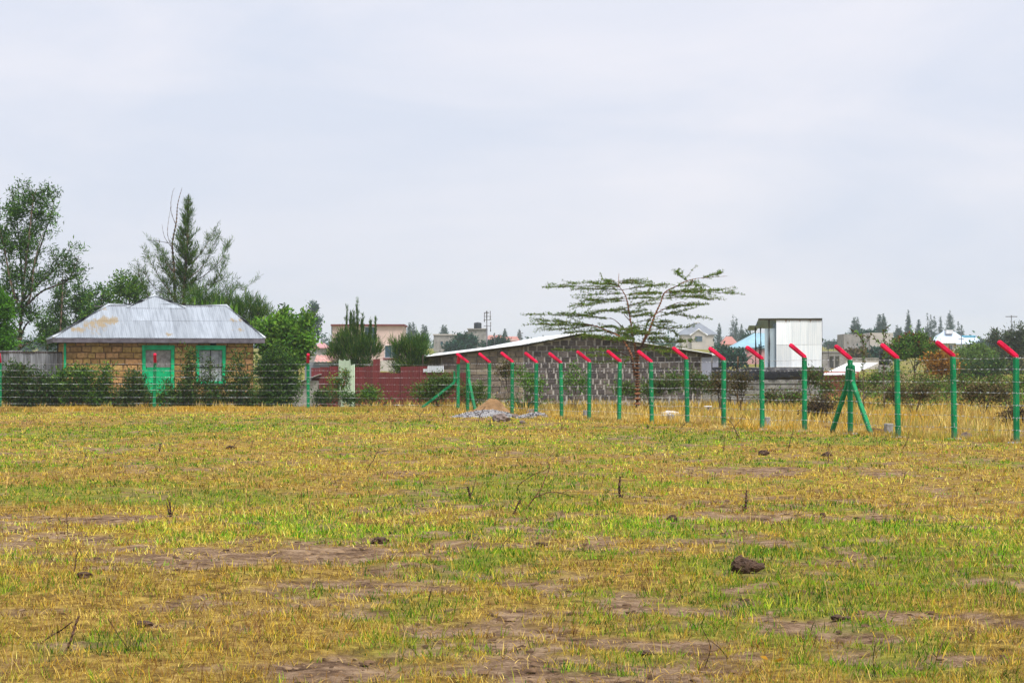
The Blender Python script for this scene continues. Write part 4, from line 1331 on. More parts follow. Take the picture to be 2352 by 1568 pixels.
mb.add(vs, fs, True); t_ = mb.build('tank', M['tank_black'], b.e); t_.location.z = b.Z(838)
b.block('stand', 2019, 2043, 838.5, 850, 'blockgrey', .8, -.4, down=True)
TANK = t_.data

b = Bld('pale_blue_house', 'far house with pale blue hipped roof below tall conifers', 'house', 2145, 500)
b.block('wall', 2150, 2228, 788, 815, 'cream_wall', 8, down=True)
b.hip('roof', 2138, 2236, 789, 758, 2178, 2196, 'paleblue_roof', 9); b.block('ridge_vent', 2178, 2194, 757, 766, 'white_trim', 2.0, 2.2)
b.hip('porch_roof', 2160, 2195, 787, 776, 2176, 2180, 'white_trim', 3, 1.4)
for x0 in (2158, 2178, 2205): b.window(x0, x0 + 9, 792, 803, 'white_trim', 1)
b = Bld('cyan_roof_house', 'far low house with blue roof right of the pale blue one', 'house', 2200, 560)
b.block('wall', 2206, 2250, 786, 805, 'cream_wall', 6, down=True); b.hip('roof', 2190, 2256, 787, 771, 2212, 2246, 'paleblue_roof', 7)
b.block('blue_ridge', 2205, 2246, 770, 773.5, 'cyan_roof', 2.0, 2.6)
b = Bld('turquoise_shed', 'tiny turquoise shed left of the grey-green tree at the right edge', 'shed', 2258, 330)
b.block('wall', 2262, 2284, 800, 812, 'cyan_roof', 3, down=True); b.block('roof', 2260, 2286, 797.5, 800, 'maroon_trim', 3.4, -.2)

b = Bld('block_flats', 'far grey block building with square windows left of the tall mast', 'building', 995, 380)
b.block('wall', 996, 1052, 769, 812, 'blockgrey', 7, down=True); b.block('parapet', 994, 1054, 767, 769.5, 'cream_wall', 7.3, -.15)
for x0 in (1011, 1024, 1038): b.window(x0, x0 + 7, 783, 792, 'cream_wall', 0)
b = Bld('tank_block', 'far grey tower block with a black water tank on its roof', 'building', 1075, 370)
b.block('wall', 1075, 1117, 756, 812, 'blockgrey', 6, down=True); b.block('wall', 1069, 1084, 763, 812, 'cream_wall', 5.5, .6, down=True); b.block('roof', 1073, 1119, 754, 756.5, 'blockgrey', 6.4, -.2)
tk = obj_share('roof_tank', TANK, b.e, (b.X(1097), 1.5, b.Z(754)), 0, (1.75, 1.75, .95))
b = Bld('red_roof_row', 'long far building with pinkish red roof behind the block shed', 'building', 1118, 480)
b.block('wall', 1122, 1188, 779, 812, 'cream_wall', 6, down=True); b.hip('roof', 1116, 1158, 780, 769, 1122, 1152, 'orange_roof', 6); b.hip('roof', 1156, 1194, 782, 772, 1160, 1188, 'orange_roof', 6, .2)
b = Bld('grey_roof_house', 'small far house with grey walls right of the broad-leaved tree', 'house', 705, 330)
b.block('wall', 700, 745, 797, 835, 'blockgrey', 5, down=True); b.hip('roof', 720, 752, 798, 787, 730, 742, 'pink_wall', 5); b.window(706, 712, 802, 812, 'white_trim', 0); b.window(722, 728, 802, 812, 'white_trim', 0)
b = Bld('tiled_store', 'low store with pink tiled roof edge above the maroon fence', 'store', 715, 118)
b.block('wall', 700, 768, 832, 880, 'slate_roof', 3, down=True)
sheet_face(b.e, 'roof_sheet', M['orange_roof'] if False else mat('pinkish_tiles', (0.50, 0.27, 0.24), .8, .2, 3), (b.X(722), -.2, b.Z(830)), (1, 0, 0), (0, 1.6, .35), (0, -.35, 1.6), 0, b.X(768) - b.X(722), lambda s: 0, lambda s: 1.6, 9, (0, 9), pitch=.2, amp=.03)

def pole(name, label, x, Y, ytop, r, arms=(), cat='pole', base=None):
    k = Y / F; g = G(x, Y)
    e = empty(name, g, 0, label, cat)
    zt = CH - (ytop - HZ) * k - g.z
    MB().tube([(0, 0, -.3), (0.02, 0, zt * .5), (0, 0, zt)], [r, r * .9, r * .75], 6).build('shaft', M['pole_grey'], e)
    for (dz, hw, th) in arms:
        MB().box((0, 0, zt - dz), (hw * 2, .15, th)).build('crossarm', M['pole_grey'], e)
    return e, zt, k
e_, zt_, k_ = pole('radio_mast', 'tall thin dark mast with antennas left of the block shed', 1118, 330, 714, .16, ((.25, .35, .12),), 'mast')
for dx, z0, z1 in ((-.35, .2, 1.6), (.5, .0, 1.3), (.55, 1.6, 3.0), (1.15, 3.2, 6.5)):
    MB().tube([(dx, 0, zt_ - z1), (dx + .02, 0, zt_ - z0)], .07, 4).build('antenna', M['pole_grey'], e_)
for z in (.8, 1.3, 2.2): MB().box((.1, 0, zt_ - z), (1.1, .06, .08)).build('bracket', M['pole_grey'], e_)
pole('power_pole', 'far thin power pole left of the acacia crown', 1195, 520, 759, .16, ((.6, .7, .15), (1.2, .5, .12)), 'power pole')
pole('power_pole', 'far power pole with crossarm above the grey-green tree at the right', 2323, 430, 724, .14, ((.25, 1.1, .16),), 'power pole')
pole('power_pole', 'slim grey pole in front of the far low blue-roofed house', 2208, 330, 766, .12, ((.8, .4, .1),), 'power pole')
pole('bare_pole', 'thin bare pole right of the tin tower shed', 1902, 140, 790, .05, (), 'pole')
# ------------------------------------------------------------------ vegetation
def npv(P): return np.array([tuple(p) for p in P], float)

class Tree:
    def __init__(s, name, label, x, Y, cat='tree', group=None, bark='bark', seed=1, base=None):
        s.Y = Y; s.k = Y / F
        s.o = G(x, Y) if base is None else base
        s.e = empty(name, s.o, 0, label, cat, group)
        s.wood = MB(); s.V = []; s.C = []
        s.rng = np.random.default_rng(seed); s.bark = bark
    def pt(s, x, y, d=0.0): return W(x, y, s.Y + d)
    def limb(s, pts, r0, r1, n=4, sides=6):
        """pts in picture units (x, y[, depth offset]); returns the smoothed path"""
        P = smooth_path([s.pt(*p) for p in pts], n)
        m = len(P)
        s.wood.tube(P, [r0 + (r1 - r0) * i / (m - 1) for i in range(m)], sides)
        return P
    def leafs(s, C, D, L, Wd, cols, var=.3, bend=.12):
        V, Q = leaves_np(C, D, L, Wd, s.rng, bend)
        s.V.append(V); s.C.append(leafcol(len(C), cols, s.rng, var))
    def clumps(s, ells, ncl, per, sig, L, Wd, cols, shell=.55, up=.3, var=.3, zsq=.8):
        """leaf clumps inside ellipsoids given in picture units (cx, cy, rx, ry[, depth half])"""
        rng = s.rng
        area = np.array([e[2] * e[3] for e in ells], float); area /= area.sum()
        for e, a in zip(ells, area):
            n = max(3, int(ncl * a))
            d = unit(rng.normal(size=(n, 3)))
            r = (shell + (1 - shell) * rng.random((n, 1))) * (1 - .35 * (rng.random((n, 1)) < .25))
            rx, rz = e[2] * s.k, e[3] * s.k
            ry = (e[4] if len(e) > 4 else e[2]) * s.k
            c = np.array(tuple(s.pt(e[0], e[1]))) + d * r * np.array([rx, ry, rz])
            idx = np.repeat(np.arange(n), per)
            N = len(idx)
            size = (.6 + .8 * rng.random(n))[idx][:, None]
            P = c[idx] + rng.normal(size=(N, 3)) * sig * size * np.array([1, 1, zsq])
            D = unit(d[idx] * .6 + rng.normal(size=(N, 3)) * .8 + np.array([0, 0, up]))
            tone = np.repeat((.68 + .64 * rng.random(n))[idx], 4)[:, None]
            V, Q = leaves_np(P, D, L * (.6 + .8 * rng.random(N)), Wd * (.7 + .6 * rng.random(N)), rng)
            s.V.append(V); s.C.append(np.clip(leafcol(N, cols, rng, var) * tone, .003, .9))
    def brush(s, P, per_m, L, Wd, cols, spread=.5, start=.25, up=.2, jitter=.05, var=.3, droop=0.0):
        """needle leaves along a limb path"""
        A = npv(P)
        seg = np.linalg.norm(np.diff(A, axis=0), axis=1); tot = seg.sum()
        n = max(4, int(per_m * tot * (1 - start)))
        t = start + (1 - start) * s.rng.random(n)
        cum = np.concatenate([[0], np.cumsum(seg)]) / tot
        i = np.clip(np.searchsorted(cum, t) - 1, 0, len(seg) - 1)
        f = ((t - cum[i]) / np.maximum(cum[i + 1] - cum[i], 1e-9))[:, None]
        pos = A[i] * (1 - f) + A[i + 1] * f
        d = unit(A[i + 1] - A[i])
        D = unit(d * (1 - spread) + s.rng.normal(size=(n, 3)) * spread + np.array([0, 0, up - droop]))
        pos = pos + s.rng.normal(size=(n, 3)) * jitter
        s.leafs(pos, D, L * (.6 + .8 * s.rng.random(n)), Wd, cols, var)
    def done(s, trunk='trunk', crown='crown'):
        if s.wood.v: s.wood.build(trunk, M[s.bark], s.e, s.o)
        if s.V:
            V = np.concatenate(s.V); C = np.concatenate(s.C)
            mesh_np(crown, V, np.arange(len(V)).reshape(-1, 4), M['leaf'], s.e, C, origin=s.o)
        return s.e

GR_DARK = [(0.042, 0.095, 0.020), (0.065, 0.140, 0.028), (0.030, 0.070, 0.024), (0.10, 0.175, 0.035)]
GR_MID = [(0.08, 0.19, 0.022), (0.12, 0.25, 0.028), (0.05, 0.13, 0.024), (0.17, 0.29, 0.04)]
GR_BRIGHT = [(0.12, 0.29, 0.025), (0.18, 0.36, 0.035), (0.09, 0.22, 0.025), (0.24, 0.40, 0.05)]
GR_CAS = [(0.055, 0.125, 0.022), (0.09, 0.18, 0.026), (0.035, 0.085, 0.022), (0.14, 0.21, 0.035)]
GR_BROWN = [(0.11, 0.09, 0.033), (0.09, 0.10, 0.025), (0.16, 0.11, 0.05), (0.07, 0.062, 0.03)]
GR_ACA = [(0.09, 0.18, 0.018), (0.14, 0.24, 0.024), (0.06, 0.12, 0.015), (0.19, 0.28, 0.035)]

# tall feathery tree at the left edge
def left_tree():
    t = Tree('grevillea_tree', 'tall feathery grey-green tree at the left edge of the picture', 45, 97, seed=31)
    t.limb([(45, 925), (44, 830), (46, 760), (52, 690)], .17, .11, 4, 8)
    main = [[(50, 700), (55, 640, -.3), (65, 560, -.5), (75, 470, -.4), (85, 432, -.3)],
            [(52, 690), (48, 600, .5), (40, 520, .6), (30, 450, .5)],
            [(50, 700), (70, 640, .3), (95, 560, .2), (115, 500), (125, 460)],
            [(48, 720), (25, 650, -.4), (8, 560, -.6), (-10, 500, -.6)],
            [(55, 690), (85, 655, .2), (120, 625), (150, 590), (165, 560)],
            [(62, 700), (95, 670, .2), (130, 655), (160, 640), (182, 585)],
            [(50, 720), (70, 680, -.5), (80, 600, -.9), (100, 530, -.9)],
            [(140, 645), (165, 640, .1), (185, 638, .1)],
            [(45, 780), (60, 745, .2), (80, 730, .3), (95, 715, .2)], [(44, 760), (20, 730), (5, 690)], [(45, 800), (70, 785), (98, 778)]]
    for i, p in enumerate(main):
        P = t.limb(p, .075, .015, 4, 5)
        for k in range(5 if i < 8 else 2):                      # side twigs
            j = t.rng.integers(3, len(P) - 1)
            d = Vector(t.rng.normal(size=3)) * .5 + Vector((0, 0, .5)); d = d.normalized() * t.rng.uniform(.4, 1.0)
            Q = smooth_path([P[j], P[j] + d * .5 + Vector((0, 0, .05)), P[j] + d], 3)
            t.wood.tube(Q, [.02, .015, .012, .010, .008, .006, .005][:len(Q)], 4)
            t.brush(Q, 120, .20, .045, GR_DARK + GR_MID[:1], .75, .2, .1, .13)
    E = [(72, 480, 44, 46), (95, 455, 32, 26), (118, 500, 18, 26), (30, 490, 28, 40), (55, 560, 48, 48), (8, 560, 24, 60), (60, 640, 42, 36), (20, 640, 28, 44), (45, 715, 40, 34), (20, 690, 26, 30),
         (150, 590, 20, 14), (170, 575, 14, 16), (130, 620, 14, 9), (178, 636, 10, 8), (120, 655, 18, 10), (90, 722, 16, 9), (88, 780, 14, 8), (40, 770, 22, 20)]
    t.clumps(E, 260, 30, .17, .22, .046, GR_DARK + GR_MID[:3], .3, .45, zsq=.75)
    t.done()
left_tree()
t = Tree('bright_shrub_tree', 'bright green dense tree cut by the left picture edge', 0, 93, seed=32)
t.limb([(-5, 930), (-4, 850), (-2, 740)], .1, .05)
t.clumps([(-12, 735, 38, 70), (-5, 790, 36, 40)], 160, 60, .16, .16, .06, [(0.07, 0.20, 0.015), (0.10, 0.26, 0.02), (0.05, 0.14, 0.015)], .6)
t.done()
t = Tree('dead_pole_tree', 'thin pale bare trunk in front of the dark trees left of the roof', 138, 99, seed=33)
t.limb([(134, 930), (137, 800), (141, 720), (144, 660), (143, 625)], .06, .025, 4, 6)
t.limb([(142, 690), (150, 672), (146, 650)], .02, .008)
t.done()
# round-headed trees behind the house
for (lab, x, Y, ells, cols, sd, tr) in (
    ('round-headed green tree just left of the roof peak', 300, 118, [(290, 648, 34, 22), (312, 672, 28, 20), (275, 676, 18, 18), (330, 690, 20, 14)], GR_MID + GR_DARK[:1], 41, [(300, 760), (298, 700), (290, 650)]),
    ('dense dark green tree behind the left roof slope', 228, 122, [(240, 672, 24, 24), (215, 695, 30, 26), (255, 700, 26, 20), (225, 725, 36, 24)], GR_MID + GR_DARK[:2] + [(0.03, .12, .03)], 42, [(230, 790), (230, 720), (236, 670)]),
    ('dark green tree with a rounded top left of the house roof', 190, 124, [(188, 668, 20, 18), (178, 700, 26, 22), (195, 730, 32, 22)], GR_DARK, 43, [(188, 800), (186, 720), (188, 670)]),
    ('slim dark tree beside the thin bare trunk', 140, 126, [(140, 680, 17, 22), (132, 715, 24, 20), (145, 745, 28, 22)], GR_DARK, 44, [(140, 800), (140, 730), (140, 680)]),
    ('low dark bushy tree between the tall left tree and the house', 105, 116, [(105, 745, 20, 18), (120, 770, 34, 18), (160, 775, 34, 16)], GR_DARK, 45, [(110, 850), (108, 780), (105, 745)])):
    t = Tree('broadleaf_tree', lab, x, Y, seed=sd, group='trees behind the stone house')
    P = t.limb([(tr[0][0], 890)] + tr, .12, .04)
    for e in ells: t.limb([tr[1], ((tr[1][0] + e[0]) / 2, (tr[1][1] + e[1]) / 2 + 6), (e[0], e[1])], .05, .015, 3, 5)
    t.clumps(ells, 78, 36, .15, .16, .07, cols, .6)
    t.done()
# casuarina with a bare leader
def big_casuarina():
    t = Tree('casuarina_tree', 'tall wispy casuarina behind the house, with a bare leader on its left', 425, 104, seed=51)
    P1 = t.limb([(420, 900), (420, 760), (424, 660), (430, 560), (432, 480), (434, 445)], .16, .02, 5, 7)
    P2 = t.limb([(405, 900), (403, 740), (400, 620), (396, 560), (405, 510), (408, 470), (418, 432)], .12, .012, 5, 7)
    for p in ([(396, 570), (378, 545, .2), (372, 515, .3)], [(405, 520), (392, 480), (397, 440), (402, 432)], [(398, 575), (385, 540), (388, 500), (395, 470)], [(397, 560), (350, 552, .3), (345, 560, .4)]):
        t.limb(p, .02, .006, 3, 4)
    rng = t.rng
    # green column round the second leader
    n = 150
    for i in range(n):
        f = rng.random() ** .8
        y = 452 + f * 235; x = 432 - 8 * f
        R_ = (4 + 34 * min(1, f * 1.25)) * t.k * (.45 + .75 * rng.random())
        az = rng.random() * 6.283
        p0 = t.pt(x, y)
        d = Vector((math.cos(az), math.sin(az), .75 + .5 * rng.random())) * R_
        Q = smooth_path([p0, p0 + d * .55 - Vector((0, 0, .04)), p0 + d], 2)
        t.wood.tube(Q, [.014, .012, .010, .008, .006][:len(Q)], 3)
        t.brush(Q, 80, .24, .021, GR_CAS, .36, .1, .5, .04)
    rightl = [[(432, 640), (462, 615), (482, 585), (505, 535)], [(438, 650), (470, 632), (505, 600), (525, 560)], [(436, 690), (478, 665), (505, 628), (522, 590)],
              [(440, 700), (480, 690), (512, 668), (532, 662)], [(434, 610), (455, 590), (476, 560), (480, 548)], [(445, 665), (490, 650), (515, 640)], [(500, 690), (530, 672), (548, 660), (562, 668)]]
    leftl = [[(405, 690), (375, 650), (350, 610), (335, 575)], [(405, 700), (380, 680), (350, 655), (330, 620)], [(402, 650), (375, 620), (358, 585)], [(403, 660), (385, 625), (372, 600)],
             [(410, 710), (370, 700), (345, 690), (322, 655)], [(402, 630), (380, 600), (362, 560)], [(415, 720), (395, 680), (380, 650)], [(425, 720), (440, 690), (460, 672)], [(400, 700), (350, 690), (322, 640), (318, 625)], [(420, 720), (380, 720), (350, 715)], [(425, 700), (410, 660), (395, 640)]]
    for k, ls in enumerate((rightl, leftl)):
        for p in ls:
            p = [(a, b, rng.uniform(-1.2, 1.2) * i / 3) for i, (a, b) in enumerate(p)]
            P = t.limb(p, .035, .007, 4, 4)
            dens = 80 if k == 0 else 52
            t.brush(P, dens, .28, .022, GR_CAS + (GR_BROWN[:1] if k else []), .45, .3, .45, .06)
            for q in range(7):
                j = rng.integers(3, len(P) - 1)
                d = Vector(rng.normal(size=3)) * .35 + Vector((.15 if k == 0 else -.15, 0, .45)); d *= rng.uniform(.4, 1.0)
                Q = smooth_path([P[j], P[j] + d * .5, P[j] + d], 2)
                t.wood.tube(Q, .006, 3)
                t.brush(Q, 60, .24, .020, GR_CAS, .45, .1, .4, .05)
    t.clumps([(400, 690, 60, 26), (440, 680, 40, 26)], 60, 30, .25, .3, .022, GR_CAS, .2, .6)
    t.done()
big_casuarina()
# dense casuarina mass right of the ridge
def cas_bush(label, x, Y, base_y, blobs, seed, n, cols=GR_CAS, name='casuarina_bush', plen=.34, pw=.026, group=None, spires=()):
    t = Tree(name, label, x, Y, seed=seed, group=group, cat='tree' if Y < 120 else 'tree')
    rng = t.rng
    top = min(b[1] - b[3] for b in blobs)
    t.limb([(x, 925), (x + 2, (925 + top) / 2 + 30), (x, top + 15)], .09, .02, 4, 6)
    area = np.array([b[2] * b[3] for b in blobs], float); area /= area.sum()
    for b_, a in zip(blobs, area):
        m = int(n * a)
        root = t.pt(b_[0], b_[1] + b_[3] * .9)
        for i in range(m):
            d = unit(rng.normal(size=3)); d[2] = abs(d[2]) * 1.1 - .25
            d = unit(d) * (.72 + .36 * rng.random())
            tip = t.pt(b_[0], b_[1]) + Vector((d[0] * b_[2] * t.k, d[1] * b_[2] * t.k, d[2] * b_[3] * t.k))
            st = root.lerp(tip, .35 + .25 * rng.random())
            Q = [st, st.lerp(tip, .5) + Vector((0, 0, -.05)), tip]
            if i % 3 == 0: t.wood.tube(Q, [.012, .009, .005], 3)
            t.brush(Q, 38, plen, pw, cols, .38, .1, .45, .07)
    for (sx, sy, by, wdt) in spires:
        P = t.limb([(sx, by), (sx + .5, (sy + by) / 2), (sx + 1, sy)], .03, .006, 5, 4)
        for i in range(46):
            f = rng.random() ** .9
            p0 = Vector(P[0]).lerp(Vector(P[-1]), 1 - f)
            az = rng.random() * 6.283; r_ = wdt * t.k * (.25 + f) * (.4 + .7 * rng.random())
            tip = p0 + Vector((math.cos(az) * r_, math.sin(az) * r_, r_ * 1.3 + .12))
            t.brush([p0, p0.lerp(tip, .5), tip], 70, plen * .38, pw * .7, cols, .22, .05, .6, .02)
    t.done()
cas_bush('dense dark green casuarina mass above the right end of the roof', 520, 100, 0, [(470, 690, 44, 36), (520, 705, 46, 36), (570, 715, 46, 42), (600, 735, 34, 36), (540, 745, 60, 40)], 61, 330, GR_CAS + [(0.04, 0.12, 0.02)])
cas_bush('broad dark green casuarina bush with spiky tops before the pink house', 815, 99, 0, [(800, 800, 44, 42), (845, 805, 34, 36), (775, 815, 24, 30), (815, 795, 40, 32), (815, 842, 56, 36), (815, 875, 52, 34)], 62, 420, GR_CAS + [(0.05, 0.13, 0.02)],
         spires=((820, 692, 790, 9), (795, 708, 790, 6), (812, 722, 790, 7), (832, 728, 780, 7), (805, 722, 780, 5), (850, 742, 785, 5), (862, 736, 790, 3)))
cas_bush('smaller rounded dark casuarina bush left of the block shed', 940, 97.5, 0, [(945, 808, 42, 32), (920, 800, 26, 30), (960, 795, 26, 28), (942, 840, 46, 32), (942, 872, 44, 32)], 63, 340, GR_CAS + [(0.05, 0.13, 0.02)])
# broad-leaved tree right of the house
t = Tree('broadleaf_tree', 'fresh green broad-leaved tree right of the stone house', 648, 95.5, seed=64)
for p in ([(640, 935), (642, 850), (645, 780), (648, 715)], [(642, 850), (670, 800), (690, 770)], [(642, 830), (620, 780), (605, 750)], [(645, 800), (675, 770), (710, 745)], [(650, 850), (690, 815), (712, 790)]):
    t.limb(p, .06, .012, 4, 5)
t.clumps([(650, 760, 30, 38), (615, 765, 28, 34), (680, 775, 26, 26), (700, 790, 18, 26), (640, 800, 44, 30), (675, 820, 32, 22), (708, 745, 9, 28), (648, 722, 8, 14), (690, 752, 16, 8)], 210, 34, .16, .21, .095, GR_BRIGHT + GR_MID, .45, .1)
t.done()
# giant grass / banana blades showing over the ridge
rg = np.random.default_rng(65); o = G(480, 99)
P0 = []; D0 = []; L0 = []
for x, y in ((436, 690), (448, 672), (470, 678), (478, 684), (500, 668), (512, 684), (530, 690), (545, 686), (462, 690), (490, 688)):
    for q in range(5):
        b_ = W(x + rg.normal() * 3, 740, 99); tip = W(x + rg.normal() * 5, y + rg.random() * 10, 99)
        P0.append(tuple(b_)); d = np.array(tuple(tip - b_)); L0.append(np.linalg.norm(d)); D0.append(d / L0[-1])
V, Q = leaves_np(np.array(P0), np.array(D0), np.array(L0), .07, rg, .05)
e_ = empty('cane_clump', o, 0, 'bright green cane leaves poking above the roof ridge', 'cane')
mesh_np('leaves', V, Q, M['leaf'], e_, leafcol(len(P0), [(0.22, 0.42, 0.04), (0.16, 0.34, 0.03)], rg), origin=o)
mbc = MB()
for x in (445, 470, 500, 525): mbc.tube([W(x, 930, 99), W(x, 835, 99), W(x + 2, 740, 99)], [.03, .025, .02], 5)
mbc.build('canes', M['stalk'], e_, o)

# ------------------------------------------------------------------ umbrella acacia in front of the shed
def acacia():
    Y = 85.5
    t = Tree('acacia_tree', 'flat-topped thorny acacia with reddish trunk in front of the block shed', 1464, Y, bark='bark_red', seed=71)
    c = lambda x, y, d=0.0: (1205.7 + x * .2075, 602.9 + y * .2075, d)
    rng = t.rng
    t.limb([(1464, 945, 0), c(1245, 1400), c(1240, 1250), c(1240, 1060)], .145, .11, 5, 8)
    limbs = [[c(1220, 1250), c(1190, 1100), c(1160, 980, -.2), c(1060, 830, -.4), c(950, 770, -.5), c(800, 710, -.6), c(650, 680, -.7)],
             [c(1240, 1070), c(1220, 930, .2), c(1190, 820, .3), c(1180, 720, .3), c(1155, 560, .3), c(1125, 400, .2), c(1085, 320, .1), c(1040, 250), c(1040, 120)],
             [c(1245, 1070), c(1290, 930), c(1330, 840, -.2), c(1370, 770, -.3), c(1430, 600, -.4), c(1500, 450, -.4), c(1550, 330, -.3), c(1680, 260, -.3), c(1800, 200, -.3), c(1960, 170, -.3), c(2240, 150, -.4)],
             [c(1330, 830), c(1350, 680, .4), c(1420, 590, .5), c(1550, 510, .6), c(1720, 440, .7), c(1850, 470, .7)],
             [c(1190, 780), c(1090, 720, .3), c(1000, 640, .5), c(940, 610, .6)], [c(1170, 650), c(1110, 590, .4), c(1090, 540, .5)],
             [c(1160, 1050), c(1060, 1000, .4), c(950, 980, .6)]]
    rad = [(.085, .02), (.075, .012), (.08, .010), (.045, .010), (.04, .012), (.03, .01), (.03, .01)]
    for p, r_ in zip(limbs, rad): t.limb(p, r_[0], r_[1], 5, 7)
    sprays = [((1040, 270), (230, 275)), ((1040, 240), (540, 235)), ((1050, 215), (1440, 262)), ((1000, 200), (860, 205)), ((1060, 260), (760, 230)), ((1090, 300), (560, 295)), ((1100, 340), (660, 355)), ((1110, 380), (480, 485)),
              ((1120, 400), (590, 430)), ((1130, 420), (640, 490)), ((1150, 500), (770, 545)), ((1150, 520), (720, 575)), ((1160, 560), (1000, 540)), ((960, 620), (70, 572)), ((900, 620), (400, 570)), ((800, 700), (80, 680)), ((760, 690), (110, 637)),
              ((750, 700), (205, 748)), ((900, 745), (470, 775)), ((700, 680), (250, 690)), ((1550, 330), (2345, 345)), ((1560, 335), (2210, 298)), ((1560, 330), (2060, 310)), ((1540, 365), (2065, 415)), ((1530, 400), (1960, 385)),
              ((1550, 490), (2030, 462)), ((1500, 520), (1900, 470)), ((1480, 545), (1920, 612)), ((1450, 600), (1800, 520)), ((1430, 660), (1670, 668)), ((1400, 690), (1700, 792)), ((1380, 745), (1800, 718)), ((1800, 205), (1675, 92)), ((1850, 190), (1950, 265)),
              ((1140, 560), (1360, 520)), ((1160, 480), (1440, 420)), ((1090, 300), (1540, 245)), ((1120, 400), (1500, 390)), ((1110, 360), (1420, 330)), ((1170, 600), (1400, 560)), ((1180, 680), (1380, 640)), ((1500, 450), (1250, 480)), ((1540, 340), (1250, 340)),
              ((1440, 590), (1200, 600)), ((1160, 970), (380, 968)), ((1300, 930), (1680, 940)), ((1180, 1060), (720, 1030)), ((1330, 880), (1900, 868)), ((1190, 1120), (800, 1115)), ((1250, 1060), (1000, 1090)), ((1250, 960), (1640, 990)),
              ((1060, 830), (640, 800)), ((1190, 820), (860, 830)), ((1330, 830), (1600, 850)), ((950, 770), (700, 760)), ((1180, 740), (900, 705)), ((1370, 760), (1130, 745)), ((1100, 800), (1400, 790)), ((1000, 760), (1250, 720)), ((1960, 170), (2170, 125)), ((1680, 260), (1920, 255)), ((1040, 200), (1300, 195)), ((1040, 230), (1370, 215))]
    for q in range(14):
        x0 = rng.uniform(850, 1450); y0 = rng.uniform(690, 850)
        sprays.append(((x0, y0), (x0 + rng.choice([-1, 1]) * rng.uniform(160, 330), y0 + rng.uniform(-25, 20))))
    for (a, b_) in sprays:
        d0 = rng.uniform(-.4, .4); d1 = d0 + rng.uniform(-1.6, 1.6)
        mid = ((a[0] + b_[0]) / 2 + rng.uniform(-20, 20), (a[1] + b_[1]) / 2 - rng.uniform(-6, 14))
        P = t.limb([c(a[0], a[1], d0), c(mid[0], mid[1], (d0 + d1) / 2), c(b_[0], b_[1], d1)], .016, .005, 5, 4)
        ln = (P[0] - P[-1]).length
        dark = a[1] > 690
        ft = .45 if abs(b_[0] - a[0]) > 300 else .9
        t.brush(P, 44, .065, .024, GR_ACA, .6, .12, .08, .014)
        for q in range(int(3 + ln * 5.5)):
            j = rng.integers(1, len(P) - 1)
            dr = (P[-1] - P[0]).normalized()
            d = dr * rng.uniform(.3, 1.0) + Vector((rng.normal() * .3, rng.normal() * .8, rng.uniform(-.09, .13)))
            d = d.normalized() * rng.uniform(.25, .95) * min(1, .4 + ln * .3)
            Q_ = [P[j], P[j] + d * .5 + Vector((0, 0, .02)), P[j] + d]
            t.wood.tube(Q_, [.007, .006, .004], 3)
            t.brush(Q_, 50, .072, .028, GR_ACA, .62, .05, .08, .016)
    t.done()
acacia()

# ------------------------------------------------------------------ dark hedge shrubs behind the back fence
def shrub(label, x, Y, blobs, seed, n=70, per=34, L=.12, Wd=.05, cols=GR_DARK + GR_BROWN[1:2], stems=6, sig=.14, name='shrub', group='scrubby shrubs behind the back fence', shell=.3, bark='bark', up=.3):
    t = Tree(name, label, x, Y, cat='shrub', seed=seed, group=group, bark=bark)
    rng = t.rng
    for b_ in blobs:
        for q in range(max(2, stems // len(blobs))):
            tx = b_[0] + rng.uniform(-.7, .7) * b_[2]; ty = b_[1] + rng.uniform(-.9, .2) * b_[3]
            t.limb([(x + rng.uniform(-1, 1) * .6, HZ + (CH + .05) * F / Y), (tx * .55 + x * .45, (ty + 930) / 2), (tx, ty)], .018, .006, 3, 4)
    t.clumps(blobs, n, per, sig, L, Wd, cols, shell, up)
    t.done()
shrub('tall dark tangled shrub at the far left behind the wire', 40, 87.5, [(25, 880, 40, 55, 12), (60, 890, 44, 48, 12), (105, 895, 26, 42, 12)], 81, 260, 34)
shrub('leafy green-topped shrub below the left stone wall of the house', 155, 87.2, [(150, 880, 38, 45, 14), (190, 862, 38, 26, 14), (240, 868, 26, 28, 12), (215, 900, 60, 38, 12)], 82, 170, 34, cols=GR_MID + GR_DARK)
shrub('dark narrow shrub left of the green house door', 318, 87.0, [(315, 885, 22, 48, 10), (300, 905, 26, 32, 10)], 83, 80, 34)
shrub('twiggy shrub covering the lower green door', 372, 87.4, [(390, 905, 24, 30, 10), (365, 918, 24, 20, 10)], 84, 34, 28, cols=GR_DARK + GR_MID[:2])
shrub('thin bushy stems between the door and the window', 432, 87.3, [(430, 890, 26, 46, 10), (438, 835, 16, 34, 8)], 85, 66, 28, stems=10)
shrub('twiggy stems growing in front of the house window', 500, 87.1, [(498, 905, 36, 34, 10), (480, 850, 10, 40, 8), (525, 870, 10, 50, 8)], 86, 70, 28, stems=12)
shrub('thin dark shrub at the right front corner of the house', 560, 87.2, [(560, 890, 26, 48, 10), (545, 840, 10, 36, 8)], 87, 60, 28, stems=10)
shrub('large dense dark shrub right of the house corner', 638, 88.0, [(620, 850, 36, 60, 20), (660, 865, 32, 60, 20), (640, 910, 52, 32, 18)], 88, 300, 36, cols=GR_DARK + GR_MID[:1])
shrub('dark undergrowth in the shade beneath the house wall', 260, 88.2, [(220, 918, 120, 24, 14), (90, 912, 90, 32, 14), (330, 922, 60, 19, 12)], 89, 380, 32, cols=GR_BROWN + GR_DARK)
shrub('dark undergrowth below the house window and corner', 500, 88.3, [(440, 922, 80, 19, 12), (560, 921, 70, 20, 12)], 90, 230, 32, cols=GR_BROWN + GR_DARK)
